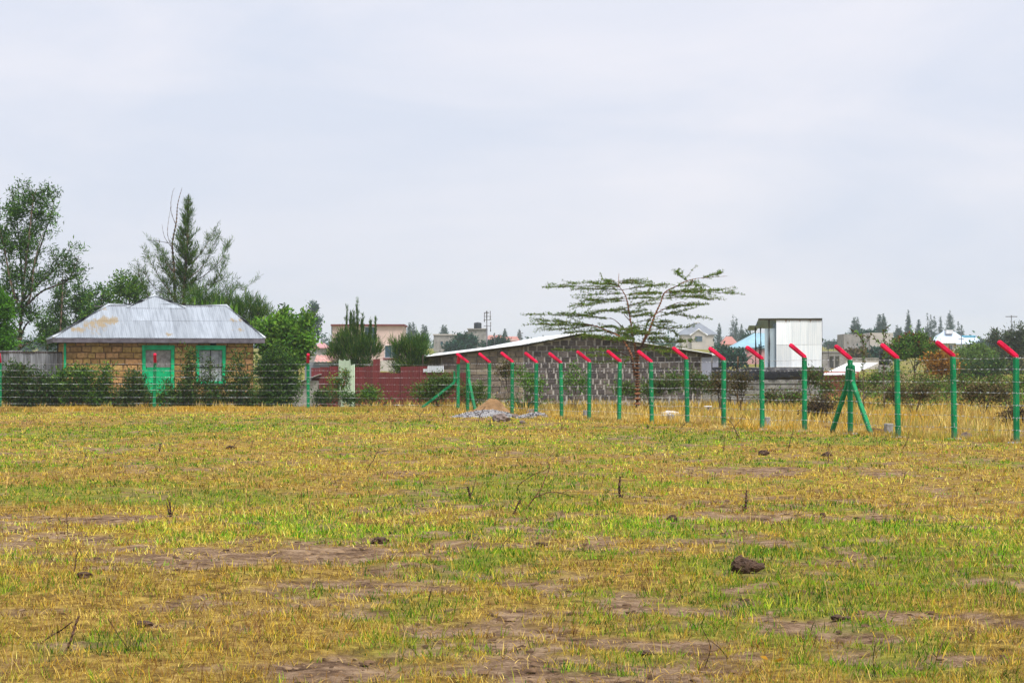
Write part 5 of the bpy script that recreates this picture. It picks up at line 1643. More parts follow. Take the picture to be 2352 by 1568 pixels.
# weeds before the maroon fence and the shed
MG = 'weedy shrubs before the sheet fence and the block shed'
shrub('reddish-green weed growing before the pale mint sheet', 780, 89.5, [(775, 885, 26, 22, 8), (790, 862, 12, 22, 6)], 91, 34, 26, .10, .05, GR_MID + [(0.25, 0.10, 0.03)], 8, .10, group=MG)
shrub('low dark green weed patch left before the maroon fence', 745, 88.0, [(740, 912, 34, 14, 8), (800, 914, 30, 12, 8)], 92, 46, 30, cols=GR_DARK, group=MG)
shrub('small green bush low before the maroon sheets, centre', 850, 89.0, [(850, 905, 22, 14, 8)], 93, 22, 28, cols=GR_MID, group=MG)
shrub('wide low green bush behind the long sloping strut', 1010, 88.5, [(1000, 888, 36, 28, 12), (1030, 880, 24, 26, 12), (975, 905, 30, 16, 10), (1090, 905, 36, 22, 12)], 94, 150, 34, .12, .045, [(0.08, 0.15, 0.02), (0.06, 0.12, 0.02), (0.11, 0.17, 0.03)], 8, .16, group=MG)
shrub('small green leafy bush at the shed wall by the fifth far post', 1215, 90.0, [(1210, 870, 28, 22, 8), (1230, 890, 24, 26, 8), (1195, 855, 10, 14, 6)], 95, 36, 26, cols=GR_MID + GR_BRIGHT[:1], group=MG)
shrub('dry brown bush against the pale end of the shed wall', 1170, 91, [(1160, 845, 20, 12, 8), (1168, 858, 16, 14, 6)], 96, 26, 26, cols=GR_BROWN, group=MG)
shrub('thin upright green shrub against the shed left of the acacia', 1320, 90.5, [(1318, 850, 12, 34, 6), (1335, 880, 20, 22, 6), (1305, 885, 14, 20, 6)], 97, 30, 24, cols=GR_MID + GR_BRIGHT[:1], group=MG)
shrub('broad low green shrubbery at the foot of the acacia', 1490, 89.5, [(1440, 895, 36, 16, 10), (1500, 890, 40, 18, 10), (1545, 880, 30, 22, 10)], 98, 100, 30, cols=[(0.08, 0.15, 0.025), (0.11, 0.19, 0.035), (0.12, 0.12, 0.04)], group=MG)
shrub('pale green bush at the right end of the shed wall', 1590, 92, [(1585, 875, 30, 22, 10), (1620, 885, 26, 18, 10)], 99, 70, 30, cols=[(0.08, 0.15, 0.025), (0.11, 0.17, 0.04), (0.13, 0.12, 0.05)], group=MG)
t = Tree('agave_plant', 'spiky agave plant beside the sand heap', 1200, 87, cat='plant', seed=100)
n = 34; az = t.rng.random(n) * 6.283; el = .15 + t.rng.random(n) * .75
D = np.stack([np.cos(az) * np.cos(el), np.sin(az) * np.cos(el), np.sin(el)], 1)
C0 = np.repeat(np.array([tuple(t.o)]), n, 0) + np.array([0, 0, .03])
t.leafs(C0, D, .55 + .35 * t.rng.random(n), .09, [(0.06, 0.14, 0.05), (0.10, 0.20, 0.06), (0.05, 0.10, 0.04)], bend=.08)
t.done(crown='leaves')
# brownish weeds on the right behind the fence
WG = 'brown and green weeds behind the right fence'
wl = [('brown seedy weed clump left of the tin tower', 1700, 86, [(1700, 880, 30, 30, 10)], GR_BROWN), ('brown weed clump below the black plastic sheet', 1655, 84, [(1655, 885, 22, 28, 8)], GR_BROWN),
      ('green weeds right below the white tin tower', 1870, 92, [(1865, 870, 26, 28, 10), (1895, 890, 20, 18, 8)], GR_MID[:2] + GR_BROWN),
      ('small weeds in front of the pale stone foundation', 1790, 92, [(1770, 915, 40, 12, 8), (1820, 912, 30, 12, 8)], GR_BROWN + GR_MID[:1]),
      ('low green weeds before the red brick hut', 1965, 97, [(1960, 878, 40, 16, 10), (2010, 872, 36, 20, 10)], GR_MID + GR_BROWN),
      ('wide green scrub between the propped post and the flowering bush', 2060, 101, [(2050, 862, 50, 22, 12), (2110, 872, 40, 18, 12)], GR_MID + GR_BROWN),
      ('low olive scrub under the orange bush', 2170, 99, [(2150, 882, 44, 18, 12), (2210, 878, 44, 20, 12)], GR_MID + GR_BROWN),
      ('olive green scrub at the right edge behind the nearest post', 2310, 97, [(2280, 876, 44, 22, 12), (2340, 876, 40, 24, 12)], GR_MID + GR_BROWN),
      ('dry brown seed heads left of the second nearest post', 2100, 76, [(2060, 905, 28, 16, 8), (2120, 902, 30, 14, 8)], GR_BROWN), ('dry brown weeds right of the second nearest post', 2260, 74, [(2240, 900, 34, 18, 8), (2295, 905, 26, 18, 8)], GR_BROWN),
      ('dark tangle of dry weed stems left of the propped post', 1895, 70, [(1890, 935, 24, 14, 6), (1870, 945, 18, 10, 6)], GR_BROWN[2:] + [(0.07, .05, .03)]),
      ('dark dry bush close behind the nearest post', 2325, 62, [(2330, 960, 24, 13, 6)], [(0.07, .05, .03), (0.10, .07, .04)])]
for i, (lab, x, Y, bl, cols) in enumerate(wl):
    shrub(lab, x, Y, bl, 110 + i, int(26 + 26 * len(bl)), 26, .10, .04, cols, 8, .15, group=WG, shell=.15)
def scrub():
    """continuous low scrub far behind the fences"""
    rg = np.random.default_rng(120)
    n = 2600
    Y = 90 + rg.random(n) * 60; X = (rg.random(n) * 2 - 1) * (.24 * Y + 2)
    keep = (fbm(X / 4, Y / 6, 131, 3) > .43) & ((X > 9.3) | (X < 3) | (Y > 112)) & ~((X < -8.5) & (Y < 104))
    keep &= ~((np.abs(X - 4) < 7.6) & (Y > 92) & (Y < 112)) & ~((np.abs(X - 12.5) < 2.9) & (np.abs(Y - 101) < 4)) & ~((X < -1) & (X > -9) & (Y > 92) & (Y < 96))
    X, Y = X[keep], Y[keep]; n = len(X); per = 30
    idx = np.repeat(np.arange(n), per); N = n * per
    h = (.25 + .65 * rg.random(n))[idx]
    bx = X[idx] + rg.normal(size=N) * .33; by = Y[idx] + rg.normal(size=N) * .33
    P = np.stack([bx, by, gznp(bx, by) + rg.random(N) * h], 1)
    D = rg.normal(size=(N, 3)) + np.array([0, 0, .6])
    V, Q = leaves_np(P, D, .16 * (.6 + .8 * rg.random(N)), .06, rg)
    cols = GR_MID + GR_BROWN + [(0.30, .20, .06)]
    tone = np.repeat((.7 + .6 * rg.random(n))[idx], 4)[:, None]
    o = mesh_np('scrub', V, Q, M['leaf'], col=leafcol(N, cols, rg) * tone)
    tag(o, 'low olive and brown scrub spreading behind the fences', 'scrub', kind='stuff')
scrub()
# flowering bush, orange bush, light green bushes, right-edge trees
t = Tree('flowering_bush', 'dark spreading bush with reddish flowers behind the third nearest post', 2092, 128, cat='bush', seed=141)
for p in ([(2098, 885), (2100, 850), (2085, 815), (2070, 790)], [(2100, 855), (2115, 820), (2130, 800)], [(2100, 850), (2102, 810), (2095, 785)], [(2100, 840), (2140, 815), (2155, 800)]): t.limb(p, .05, .015, 4, 5)
t.clumps([(2090, 800, 52, 24), (2062, 805, 30, 20), (2125, 805, 34, 22), (2100, 780, 30, 16), (2145, 800, 16, 14)], 150, 40, .2, .2, .08, GR_MID + [(0.09, 0.12, 0.03), (0.08, .10, .03)], .35)
t.clumps([(2100, 785, 44, 16), (2130, 790, 20, 12)], 26, 10, .12, .16, .08, [(0.30, 0.06, 0.03), (0.22, 0.08, 0.03)], .7)
t.done()
t = Tree('orange_bush', 'orange-yellow withered bush left of the second nearest post', 2160, 122, cat='bush', seed=142)
t.limb([(2160, 885), (2158, 850), (2155, 830)], .04, .01)
t.clumps([(2160, 830, 36, 22), (2150, 848, 28, 16), (2180, 845, 20, 20)], 90, 36, .18, .18, .07, [(0.40, 0.17, 0.02), (0.32, 0.17, 0.03), (0.46, 0.24, 0.04), (0.18, 0.10, 0.03)], .4)
t.done()
for lab, x, Y, bl, sd, cols in (('light green rounded bush right of the second nearest post', 2240, 180, [(2235, 812, 34, 20), (2262, 818, 22, 16), (2215, 818, 18, 14)], 143, [(0.13, 0.22, 0.04), (0.17, 0.26, 0.06), (0.10, 0.17, 0.04)]),
                           ('dull dark green thicket between the two nearest posts', 2250, 165, [(2235, 845, 50, 16), (2280, 845, 30, 18)], 144, GR_DARK + GR_BROWN[1:2])):
    t = Tree('rounded_bush', lab, x, Y, cat='bush', seed=sd)
    t.limb([(x, 880), (x, 840), (x, bl[0][1])], .06, .02)
    t.clumps(bl, 110, 36, .24, .26, .11, cols, .55); t.done()
t = Tree('eucalyptus_tree', 'grey-green slender tree at the right edge behind the nearest post', 2325, 200, seed=145)
for p in ([(2318, 870), (2320, 800), (2318, 760)], [(2320, 840), (2295, 790), (2288, 760)], [(2322, 820), (2345, 780), (2350, 750)]): t.limb(p, .1, .03, 4, 5)
t.clumps([(2288, 765, 10, 18), (2284, 785, 10, 18), (2318, 775, 16, 24), (2342, 770, 14, 24), (2335, 800, 28, 24), (2305, 810, 22, 26), (2325, 845, 36, 24), (2360, 800, 24, 40)], 200, 34, .28, .34, .10, [(0.07, 0.10, 0.045), (0.09, 0.12, 0.05), (0.05, 0.075, 0.04), (0.10, 0.10, 0.06)], .3)
t.done()
# stalky succulents sticking up near the propped post
for lab, pts, sd in (('stalky forked succulent weed right of the propped post', [[(1984, 935), (1982, 840), (1982, 790), (1972, 770), (1958, 762)], [(1982, 800), (1992, 778), (2003, 768)], [(1982, 790), (1980, 765)]], 151),
                 ('tall thin leafy stalk beside the third nearest post', [[(2031, 935), (2030, 850), (2031, 790), (2030, 762), (2040, 752)], [(2030, 790), (2012, 782), (2008, 770)], [(2031, 800), (2045, 790)]], 152)):
    t = Tree('tall_weed', lab, pts[0][0][0], 66, cat='weed', seed=sd, bark='bark')
    for p in pts:
        P = t.limb(p, .022 if len(p) > 3 else .014, .010, 3, 5)
        t.brush(P, 60, .10, .045, GR_MID + GR_BROWN, .7, .45 if len(p) > 3 else .1, .2, .02)
    t.done('stem', 'leaves')

# ------------------------------------------------------------------ far trees
def conifer(label, x, Y, ytop, ybase, w, seed, cols=None, spires=1, name='conifer_tree', group='far conifers on the skyline', n=170):
    Y = Y * 1.5
    t = Tree(name, label, x, Y, seed=seed, group=group)
    rng = t.rng; cols = cols or GR_DARK
    k = t.k
    for s_ in range(spires):
        sx = x + (s_ - (spires - 1) / 2) * w * .5; top = ytop + abs(rng.normal()) * (4 if s_ else 0)
        hb = ybase + 10
        t.limb([(sx, hb + 20), (sx, (top + hb) / 2), (sx + 1, top)], .10, .015, 3, 5)
        H = (ybase - top) * k
        for i in range(n // spires):
            f = rng.random() ** .75
            r_ = w * k / (1 + .4 * (spires - 1)) * (f ** .85) * (.35 + .75 * rng.random())
            az = rng.random() * 6.283
            p0 = t.pt(sx, top + f * (ybase - top))
            tip = p0 + Vector((math.cos(az) * r_, math.sin(az) * r_, r_ * .55 + .1))
            t.brush([p0, p0.lerp(tip, .5), tip], 26 / max(.6, k * 14), .38 + .5 * f, .18, cols, .55, .1, .2, .09 + .2 * f)
    t.done()
BL = [(0.020, 0.075, 0.045), (0.032, 0.092, 0.055), (0.017, 0.055, 0.038)]  # far foliage: distance haze put into the leaf colour as a blue-green tint
for i, (lab, x, Y, yt, yb, w_, sp) in enumerate((
    ('leaning bushy conifer left of the far row, above the unfinished block', 1966, 400, 728, 778, 15, 2), ('dense cone-shaped conifer above the unfinished block', 2024, 400, 722, 778, 19, 2),
    ('thin tall spire conifer between two bushier far trees', 2086, 410, 714, 790, 11, 1), ('small pale conifer right of the thin spire conifer', 2110, 420, 735, 790, 10, 1),
    ('rounded dark far tree left of the thin spire conifer', 2064, 415, 748, 792, 15, 2), ('grey-green triple-topped conifer left of the tallest far conifer', 2138, 420, 722, 790, 16, 3),
    ('tallest dark conifer behind the pale blue roof', 2182, 530, 712, 790, 19, 1), ('bushy conifer right behind the pale blue roof', 2205, 540, 738, 795, 15, 2), ('slim conifer between the grey tops and the tallest one', 2160, 535, 728, 790, 9, 1),
    ('tall dark conifer between the slate-roofed house and the tin tower', 1687, 470, 724, 800, 16, 2), ('dark slim conifer touching the slate-roofed house', 1652, 480, 742, 815, 12, 1), ('short dark conifer left of the tin tower', 1703, 460, 746, 800, 11, 1),
    ('small far conifer above the red roofs', 1193, 600, 757, 785, 6, 1), ('wispy leaning far tree above the red roofs', 1160, 470, 757, 790, 6, 1),
    ('bluish conifer cluster right of the pink house', 945, 420, 742, 792, 16, 2), ('bluish conifer behind the smaller casuarina bush', 975, 430, 746, 792, 13, 2), ('far conifer above the block building with square windows', 1020, 460, 748, 785, 12, 2),
    ('bluish conifer left of the pink house', 742, 460, 770, 825, 11, 2), ('bluish far tree under the thin eucalyptus', 718, 420, 760, 830, 12, 2))):
    conifer(lab, x, Y, yt, yb, w_, 160 + i, BL, sp)
for i, (lab, x, Y, ells) in enumerate((
    ('tall thin eucalyptus with tufted crown right of the house', 720, 420, [(721, 708, 6, 14), (717, 730, 6, 8), (722, 745, 9, 6), (731, 735, 4, 8), (714, 760, 6, 8), (728, 762, 4, 8)]),
    ('shorter thin eucalyptus left of the tall one', 703, 430, [(703, 728, 6, 10), (701, 748, 7, 10), (705, 770, 6, 10)]))):
    t = Tree('eucalyptus_tree', lab, x, Y, seed=190 + i, group='far eucalyptus trees')
    t.limb([(x, 840), (x - 1, 770), (x, ells[0][1])], .16, .05, 4, 5)
    for e in ells[1:]: t.limb([(x, e[1] + 14), (e[0], e[1])], .06, .03, 3, 4)
    t.clumps(ells, 70, 24, .35, .5, .18, BL, .2); t.done()
for i, (lab, x, Y, ells) in enumerate((
    ('round dark far tree crown beside the tin tower', 1722, 440, [(1722, 778, 12, 8)]), ('hazy far trees left behind the tall feathery tree', 95, 520, [(90, 790, 26, 14), (130, 795, 24, 12)]), ('hazy far trees below the dark trees left of the house', 60, 540, [(52, 795, 24, 12), (20, 798, 26, 12)]),
    ('dark round far shrub on top of the unfinished block', 1995, 380, [(1995, 774, 15, 7)]), ('low far green bush under the unfinished block', 2010, 290, [(2030, 815, 20, 10), (1985, 818, 18, 9)]),
    ('dim reddish bush left under the unfinished block', 1962, 280, [(1965, 822, 16, 9)]), ('far bushes between the mast and the red roofs', 1140, 360, [(1145, 790, 18, 8), (1125, 796, 12, 8)]),
    ('far green bushes before the grey tower block', 1062, 350, [(1062, 785, 9, 14), (1082, 790, 8, 12)]), ('far trees left of the tank block', 1035, 340, [(1045, 802, 20, 8)]), ('green bushes before the blue-roofed house', 1665, 240, [(1660, 820, 20, 12), (1690, 826, 16, 10)]),
    ('far treeline bush right of the pale blue house', 2272, 520, [(2262, 793, 14, 6), (2240, 800, 16, 6)]), ('dark far trees behind the pale blue house', 2140, 480, [(2120, 790, 30, 12), (2060, 792, 28, 12)]), ('far dark bushes on the skyline left of the unfinished block', 1915, 600, [(1905, 792, 14, 5), (1925, 793, 12, 5)]))):
    t = Tree('far_tree', lab, x, Y, seed=200 + i, group='far rounded trees and bushes')
    t.limb([(x, ells[0][1] + ells[0][3] + 16), (x, ells[0][1])], .14, .05, 3, 5)
    t.clumps(ells, 60, 26, .45, .55, .22, BL if 'reddish' not in lab else GR_BROWN, .45); t.done()
def far_wood():
    """the distant wooded land that reads as one belt"""
    rg = np.random.default_rng(221)
    n = 1500
    Y = 620 * (2600 / 620) ** rg.random(n); X = (rg.random(n) * 2 - 1) * .3 * Y
    keep = fbm(X / 90, Y / 130, 231, 3) > .46
    X, Y = X[keep], Y[keep]; n = len(X); per = 34
    idx = np.repeat(np.arange(n), per); N = n * per
    s_ = 1.2 + 1.8 * rg.random(n)
    P = np.stack([X[idx] + rg.normal(size=N) * s_[idx] * .9, Y[idx] + rg.normal(size=N) * s_[idx], gznp(X, Y)[idx] + np.abs(rg.normal(size=N)) * s_[idx] * .8], 1)
    V, Q = leaves_np(P, rg.normal(size=(N, 3)) + [0, 0, .4], 1.5, .8, rg)
    o = mesh_np('far_wood', V, Q, M['leaf'], col=leafcol(N, BL, rg))
    tag(o, 'distant belt of scattered trees below the hazy hills', 'wood', kind='stuff')
far_wood()
# hazy hills
def hills():
    nx, ny = 160, 14
    X = np.linspace(-2100, 2100, nx); V = []
    for j in range(ny):
        v = j / (ny - 1)
        Yv = 2300 + v * 1100
        prof = 15 * np.exp(-((X - 330) / 420) ** 2) + 6 * np.exp(-((X + 600) / 700) ** 2) + 9 * fbm(X / 300, X * 0 + 2.0, 241, 4)
        z = gznp(X, np.full(nx, 2300.0)) + prof * np.sin(v * math.pi / 2) ** 1.3 - 4
        V.append(np.stack([X, np.full(nx, Yv), z], 1))
    V = np.concatenate(V)
    i = np.arange(ny - 1)[:, None] * nx + np.arange(nx - 1)[None]
    Q = np.stack([i, i + 1, i + nx + 1, i + nx], -1).reshape(-1, 4)
    tag(mesh_np('hills', V, Q, mat('hill_scrub', (0.10, 0.11, 0.06), .95, .3, .01), smooth=True), kind='structure')
hills()

# ------------------------------------------------------------------ heaps, stones, blocks
def heap(name, label, cat, x, Y, wpx, hpx, material, seed, depth=.8, n=34, rough=.12):
    g = G(x, Y); k = Y / F
    hw = wpx * k / 2; H = hpx * k; hd = hw * depth
    s = np.linspace(-1, 1, n); U, Vv = np.meshgrid(s, s)
    r = np.sqrt(U ** 2 + Vv ** 2)
    nz_ = fbm(U * 2.2 + seed, Vv * 2.2, seed, 4) - .5
    z = np.clip(1 - r * (1 + nz_ * .9), -.3, .82) + .25 * nz_ * (r < .8)
    z = H * (z + rough * nz_ * 2.0 * (z > 0) + (fbm(U * 9, Vv * 9, seed + 5, 3) - .5) * rough * .9)
    X = g.x + U * hw * 1.0; Yv = g.y + Vv * hd
    Z = gznp(X, Yv) + z
    V = np.stack([X, Yv, Z], -1).reshape(-1, 3)
    i = np.arange(n - 1)[:, None] * n + np.arange(n - 1)[None]
    Q = np.stack([i, i + 1, i + n + 1, i + n], -1).reshape(-1, 4)
    o = mesh_np(name, V, Q, material, smooth=True, origin=tuple(g))
    if name == 'gravel_heap':
        rg = np.random.default_rng(seed); m = 900
        a_ = rg.random(m) * 6.283; q_ = np.sqrt(rg.random(m)) * 1.02
        ii = np.clip(((np.cos(a_) * q_ * .98 + 1) / 2 * (n - 1)).astype(int), 0, n - 1); jj = np.clip(((np.sin(a_) * q_ * .98 + 1) / 2 * (n - 1)).astype(int), 0, n - 1)
        c = np.stack([X[jj, ii], Yv[jj, ii], np.maximum(Z[jj, ii], gznp(X[jj, ii], Yv[jj, ii]))], 1) + rg.normal(size=(m, 3)) * np.array([.04, .04, .004])
        r_ = .012 + .03 * rg.random(m) ** 2
        oc = np.array([(1, 0, 0), (0, 1, 0), (-1, 0, 0), (0, -1, 0), (0, 0, .9), (0, 0, -.6)], float)
        SV = (c[:, None] + oc[None] * (r_[:, None, None] * (.6 + .8 * rg.random((m, 6, 1))))).reshape(-1, 3)
        b0 = np.arange(m)[:, None] * 6
        T = np.concatenate([b0 + np.array([t_]) for t_ in ((0, 1, 4), (1, 2, 4), (2, 3, 4), (3, 0, 4), (1, 0, 5), (2, 1, 5), (3, 2, 5), (0, 3, 5))], 1).reshape(-1, 3)
        cc = np.array([(.42, .41, .42), (.25, .24, .25), (.12, .115, .12), (.55, .54, .54)])[rg.integers(0, 4, m)]
        st = mesh_np('stones', SV, T, M['grass'], o, np.repeat(cc, 6, 0), origin=tuple(g))
        st['kind'] = 'stuff'
    return tag(o, label, cat)
M['sand'] = mat('ochre_sand', (0.29, 0.170, 0.078), .95, .18, 4, .5, 30)
M['gravel'] = mat('grey_ballast', (0.42, 0.41, 0.42), .95, .3, 30, 1.0, 50, col2=(.12, .115, .12))
heap('sand_heap', 'heap of ochre sand piled at the fence corner', 'sand heap', 1128, 76.5, 116, 40, M['sand'], 3, .7, 40, .22)
heap('gravel_heap', 'low spread of grey gravel before the sand heap', 'gravel heap', 1120, 73.0, 160, 19, M['gravel'], 5, .55, 40, .16)
heap('gravel_heap', 'small low gravel pile right of the sand heap', 'gravel heap', 1228, 72.2, 84, 13, M['gravel'], 9, .6, 30, .2)
heap('soil_heap', 'grey soil heap at the foot of the second nearest post', 'soil heap', 2218, 49.6, 56, 14, mat('grey_brown_soil', (0.16, .115, .095), .95, .3, 12, .8, 40), 11, .7, 26, .2)
heap('soil_heap', 'crumbled soil at the foot of the right sloping strut', 'soil heap', 2010, 54.5, 70, 12, M['soil'], 12, .6, 26, .25)
heap('soil_heap', 'crumbled soil at the foot of the left sloping strut', 'soil heap', 1900, 56.6, 46, 10, M['soil'], 13, .6, 22, .25)

def stone(name, label, cat, x, y, wpx, hpx, material, seed, group=None, sq=.8, lumps=1):
    g = GP(x, y); k = g.y / F
    mb = MB()
    rg = random.Random(seed)
    import bmesh
    bm = bmesh.new()
    for l in range(lumps):
        st = len(bm.verts)
        res = bmesh.ops.create_icosphere(bm, subdivisions=3, radius=1.0)
        vv = res['verts']
        ox = 0 if lumps == 1 else (-.17 if l == 0 else .27); s_ = 1 if lumps == 1 else (.66 if l == 0 else .52)
        pts = np.array([v.co[:] for v in vv])
        nz_ = fbm(pts[:, 0] * 1.3 + seed, pts[:, 1] * 1.3 + pts[:, 2] * 1.7, seed, 4) - .5
        n2 = fbm(pts[:, 0] * 6 + seed, pts[:, 1] * 6 + pts[:, 2] * 5, seed + 3, 3) - .5
        for v, a, b_ in zip(vv, nz_, n2):
            v.co = v.co * (1 + a * .9 + b_ * .65)
            v.co.x = v.co.x * wpx * k / 2 * s_ + ox * wpx * k; v.co.y *= wpx * k / 2 * sq * s_; v.co.z = v.co.z * hpx * k * .58 * (s_ if l else 1) + hpx * k * .35
    me = bpy.data.meshes.new(name); bm.to_mesh(me); bm.free()
    me.materials.append(material)
    o = bpy.data.objects.new(name, me); COL.objects.link(o); o.location = g
    tag(o, label, cat, group)
CG = 'dark soil clods on the field'
for i, (lab, x, y, w_, h_, lm) in enumerate((
    ('largest dark double soil clod, lying on the right half of the field', 1714, 1312, 72, 36, 2), ('round dark clod left of the long bare soil strip', 1545, 1198, 24, 16, 1), ('small round clod on the long bare soil strip', 1890, 1191, 12, 9, 1),
    ('dark clod below the foot of the propped post', 1752, 1047, 24, 13, 1), ('flat dark clod at middle left of the field', 872, 1252, 36, 15, 1), ('dark clod below the leaning brown twig at left', 192, 1338, 32, 15, 1),
    ('small brown clod right of the field centre', 1244, 1257, 24, 10, 1), ('dark clod with a twig in the upper left field', 531, 1029, 22, 11, 1), ('dark lump on the bare patch at bottom centre', 1480, 1487, 40, 12, 1), ('flat dark clod low in the left field', 330, 1440, 44, 13, 1),
    ('small dark clod in the upper right field', 1900, 1050, 22, 12, 1), ('dark clods lower right, beside green tufts', 1930, 1422, 46, 13, 2))):
    stone('soil_clod', lab, 'soil clod', x, y, w_, h_, M['soil'], 300 + i, CG, .8, lm)
RG2 = 'loose stones by the gravel heap'
for i, (lab, x, y, w_, h_) in enumerate((('largest brown boulder in front of the gravel heap', 1150, 969, 36, 21), ('dark stone on the right end of the gravel', 1222, 951, 26, 11), ('small stone between the boulder and the gravel heap', 1185, 958, 16, 8),
                                  ('pale stone right of the boulder', 1200, 972, 14, 7))):
    stone('boulder', lab, 'boulder', x, y, w_, h_, M['rock'], 330 + i, RG2)
# concrete stubs at the fence foot
for i, (lab, x, y, w_, h_) in enumerate((('small concrete stub beside the eleventh post from the right', 1346, 959, 11, 17), ('small concrete stub between the eighth and ninth posts', 1541, 969, 13, 19),
                                  ('small concrete stub right of the sixth post from the right', 1762, 979, 12, 22), ('small concrete stub left of the third post from the right', 2041, 999, 17, 27))):
    g = GP(x, y); k = g.y / F
    e = empty('concrete_stub', (g.x, g.y, g.z), 0, lab, 'concrete stub', 'concrete stubs along the right fence')
    MB().bbox((0, 0, h_ * k / 2 - .02), (w_ * k, w_ * k, h_ * k + .04), .012, .3).build('block', M['concrete'], e)
    MB().bbox((-.04, -.05, .01), (w_ * k * 2.6, w_ * k * 1.8, .035), .015, .1).build('footing', M['concrete'], e)
# splashes of concrete round the post feet
for i, p in enumerate(right_posts[1:12]):
    g = Vector((p.x, p.y, gz(p.x, p.y)))
    o = MB().bbox((0, 0, .005), (.34 + .1 * random.random(), .3, .04), .05, random.random() * 3).build('concrete_collar', M['concrete'], None)
    o.location = g
    tag(o, 'flat concrete collar round the foot of the %s right-hand post' % ORD[i], 'concrete collar', 'concrete collars at the post feet')
def crumbs():
    """loose soil crumbs lying on the bare patches"""
    rg = np.random.default_rng(77)
    n = 26000
    Y = 9 + 50 * rg.random(n) ** 1.7; X = (rg.random(n) * 2 - 1) * (.236 * Y + 1.2)
    soil, _g = cover(X, Y)
    lump = fbm(X / .5, Y / .8, 87, 3)
    keep = (rg.random(n) < np.clip(soil * 1.1 - .1, .03, 1) * np.clip(lump * 3 - 1.0, .05, 1)) & ~(right_of_fence(X, Y) & (Y > 44))
    X, Y = X[keep], Y[keep]; n = len(X)
    r = (.004 + .016 * rg.random(n) ** 4) * (1 + Y / 60)
    c = np.stack([X, Y, gznp(X, Y) + r * .1], 1)
    th = np.arange(6) * math.pi / 3
    base = np.concatenate([np.stack([np.cos(th), np.sin(th), th * 0 - .3], 1), np.stack([.75 * np.cos(th + .5), .75 * np.sin(th + .5), th * 0 + .38], 1), [[0, 0, .55]]])
    V = c[:, None, :] + base[None] * (r[:, None, None] * (.45 + 1.1 * rg.random((n, 13, 1)))) * np.array([1.25, 1, .7])
    V = V.reshape(-1, 3); i = np.arange(n)[:, None] * 13
    tri = []
    for q in range(6):
        p_ = (q + 1) % 6
        tri += [[q, p_, 6 + q], [p_, 6 + p_, 6 + q], [6 + q, 6 + p_, 12]]
    T = np.concatenate([i + np.array([x_]) for x_ in tri], 1).reshape(-1, 3)
    cc = np.array([(.14, .085, .05), (.20, .125, .075), (.30, .20, .12), (.10, .062, .038)])[rg.integers(0, 4, n)]
    o = mesh_np('soil_crumbs', V, T, M['grass'], col=np.repeat(cc, 13, 0))
    tag(o, 'loose brown soil crumbs scattered on the bare patches', 'soil', kind='stuff')
crumbs()
# white sacks and a pale slab behind the fence
M['sack'] = mat('white_woven_sack', (0.62, 0.58, 0.54), .9, .2, 6, .6, 25)
stone('sack', 'crumpled white sack lying behind the concrete stub', 'sack', 1538, 956, 50, 14, M['sack'], 350)
g = GP(1628, 949); k = g.y / F
e = empty('stone_slab', (g.x, g.y, g.z), 0, 'small white slab on a stub behind the seventh post', 'slab')
MB().bbox((0, 0, .09), (.09, .09, .22), .01).build('stub', M['concrete'], e)
MB().bbox((-.03, 0, .215), (.26, .18, .035), .012, .2).build('slab', M['white_trim'], e)

# ------------------------------------------------------------------ sticks and dead branches on the field
def stick(label, segs, seed, material='stick', name='dead_stick', group='dead sticks on the field', cat='stick'):
    """segs: list of (points in picture units, radius px at start, at end); the first point of the first one stands on the ground"""
    bx, by = segs[0][0][0]
    g = GP(bx, by); k = g.y / F; rg = random.Random(seed)
    mb = MB()
    for pts, r0, r1 in segs:
        P = []; dd = rg.uniform(-.5, .5)
        for i, (x, y) in enumerate(pts):
            P.append(Vector(((x - bx) * k, (i and dd * abs(x - bx) * k * .6 + rg.uniform(-.01, .01)), (by - y) * k)))
        if (pts[0] == (bx, by)): P.insert(0, P[0] - (P[1] - P[0]).normalized() * .05)
        P = smooth_path(P, 3)
        m = len(P)
        P = [p + Vector((rg.uniform(-1, 1), rg.uniform(-1, 1), 0)) * r0 * k * .12 for p in P]
        mb.tube(P, [max(.0030, 1.0 * (r0 + (r1 - r0) * i / (m - 1)) * k) for i in range(m)], 6)
    o = mb.build(name, M[material], None); o.location = g
    return tag(o, label, cat, group)
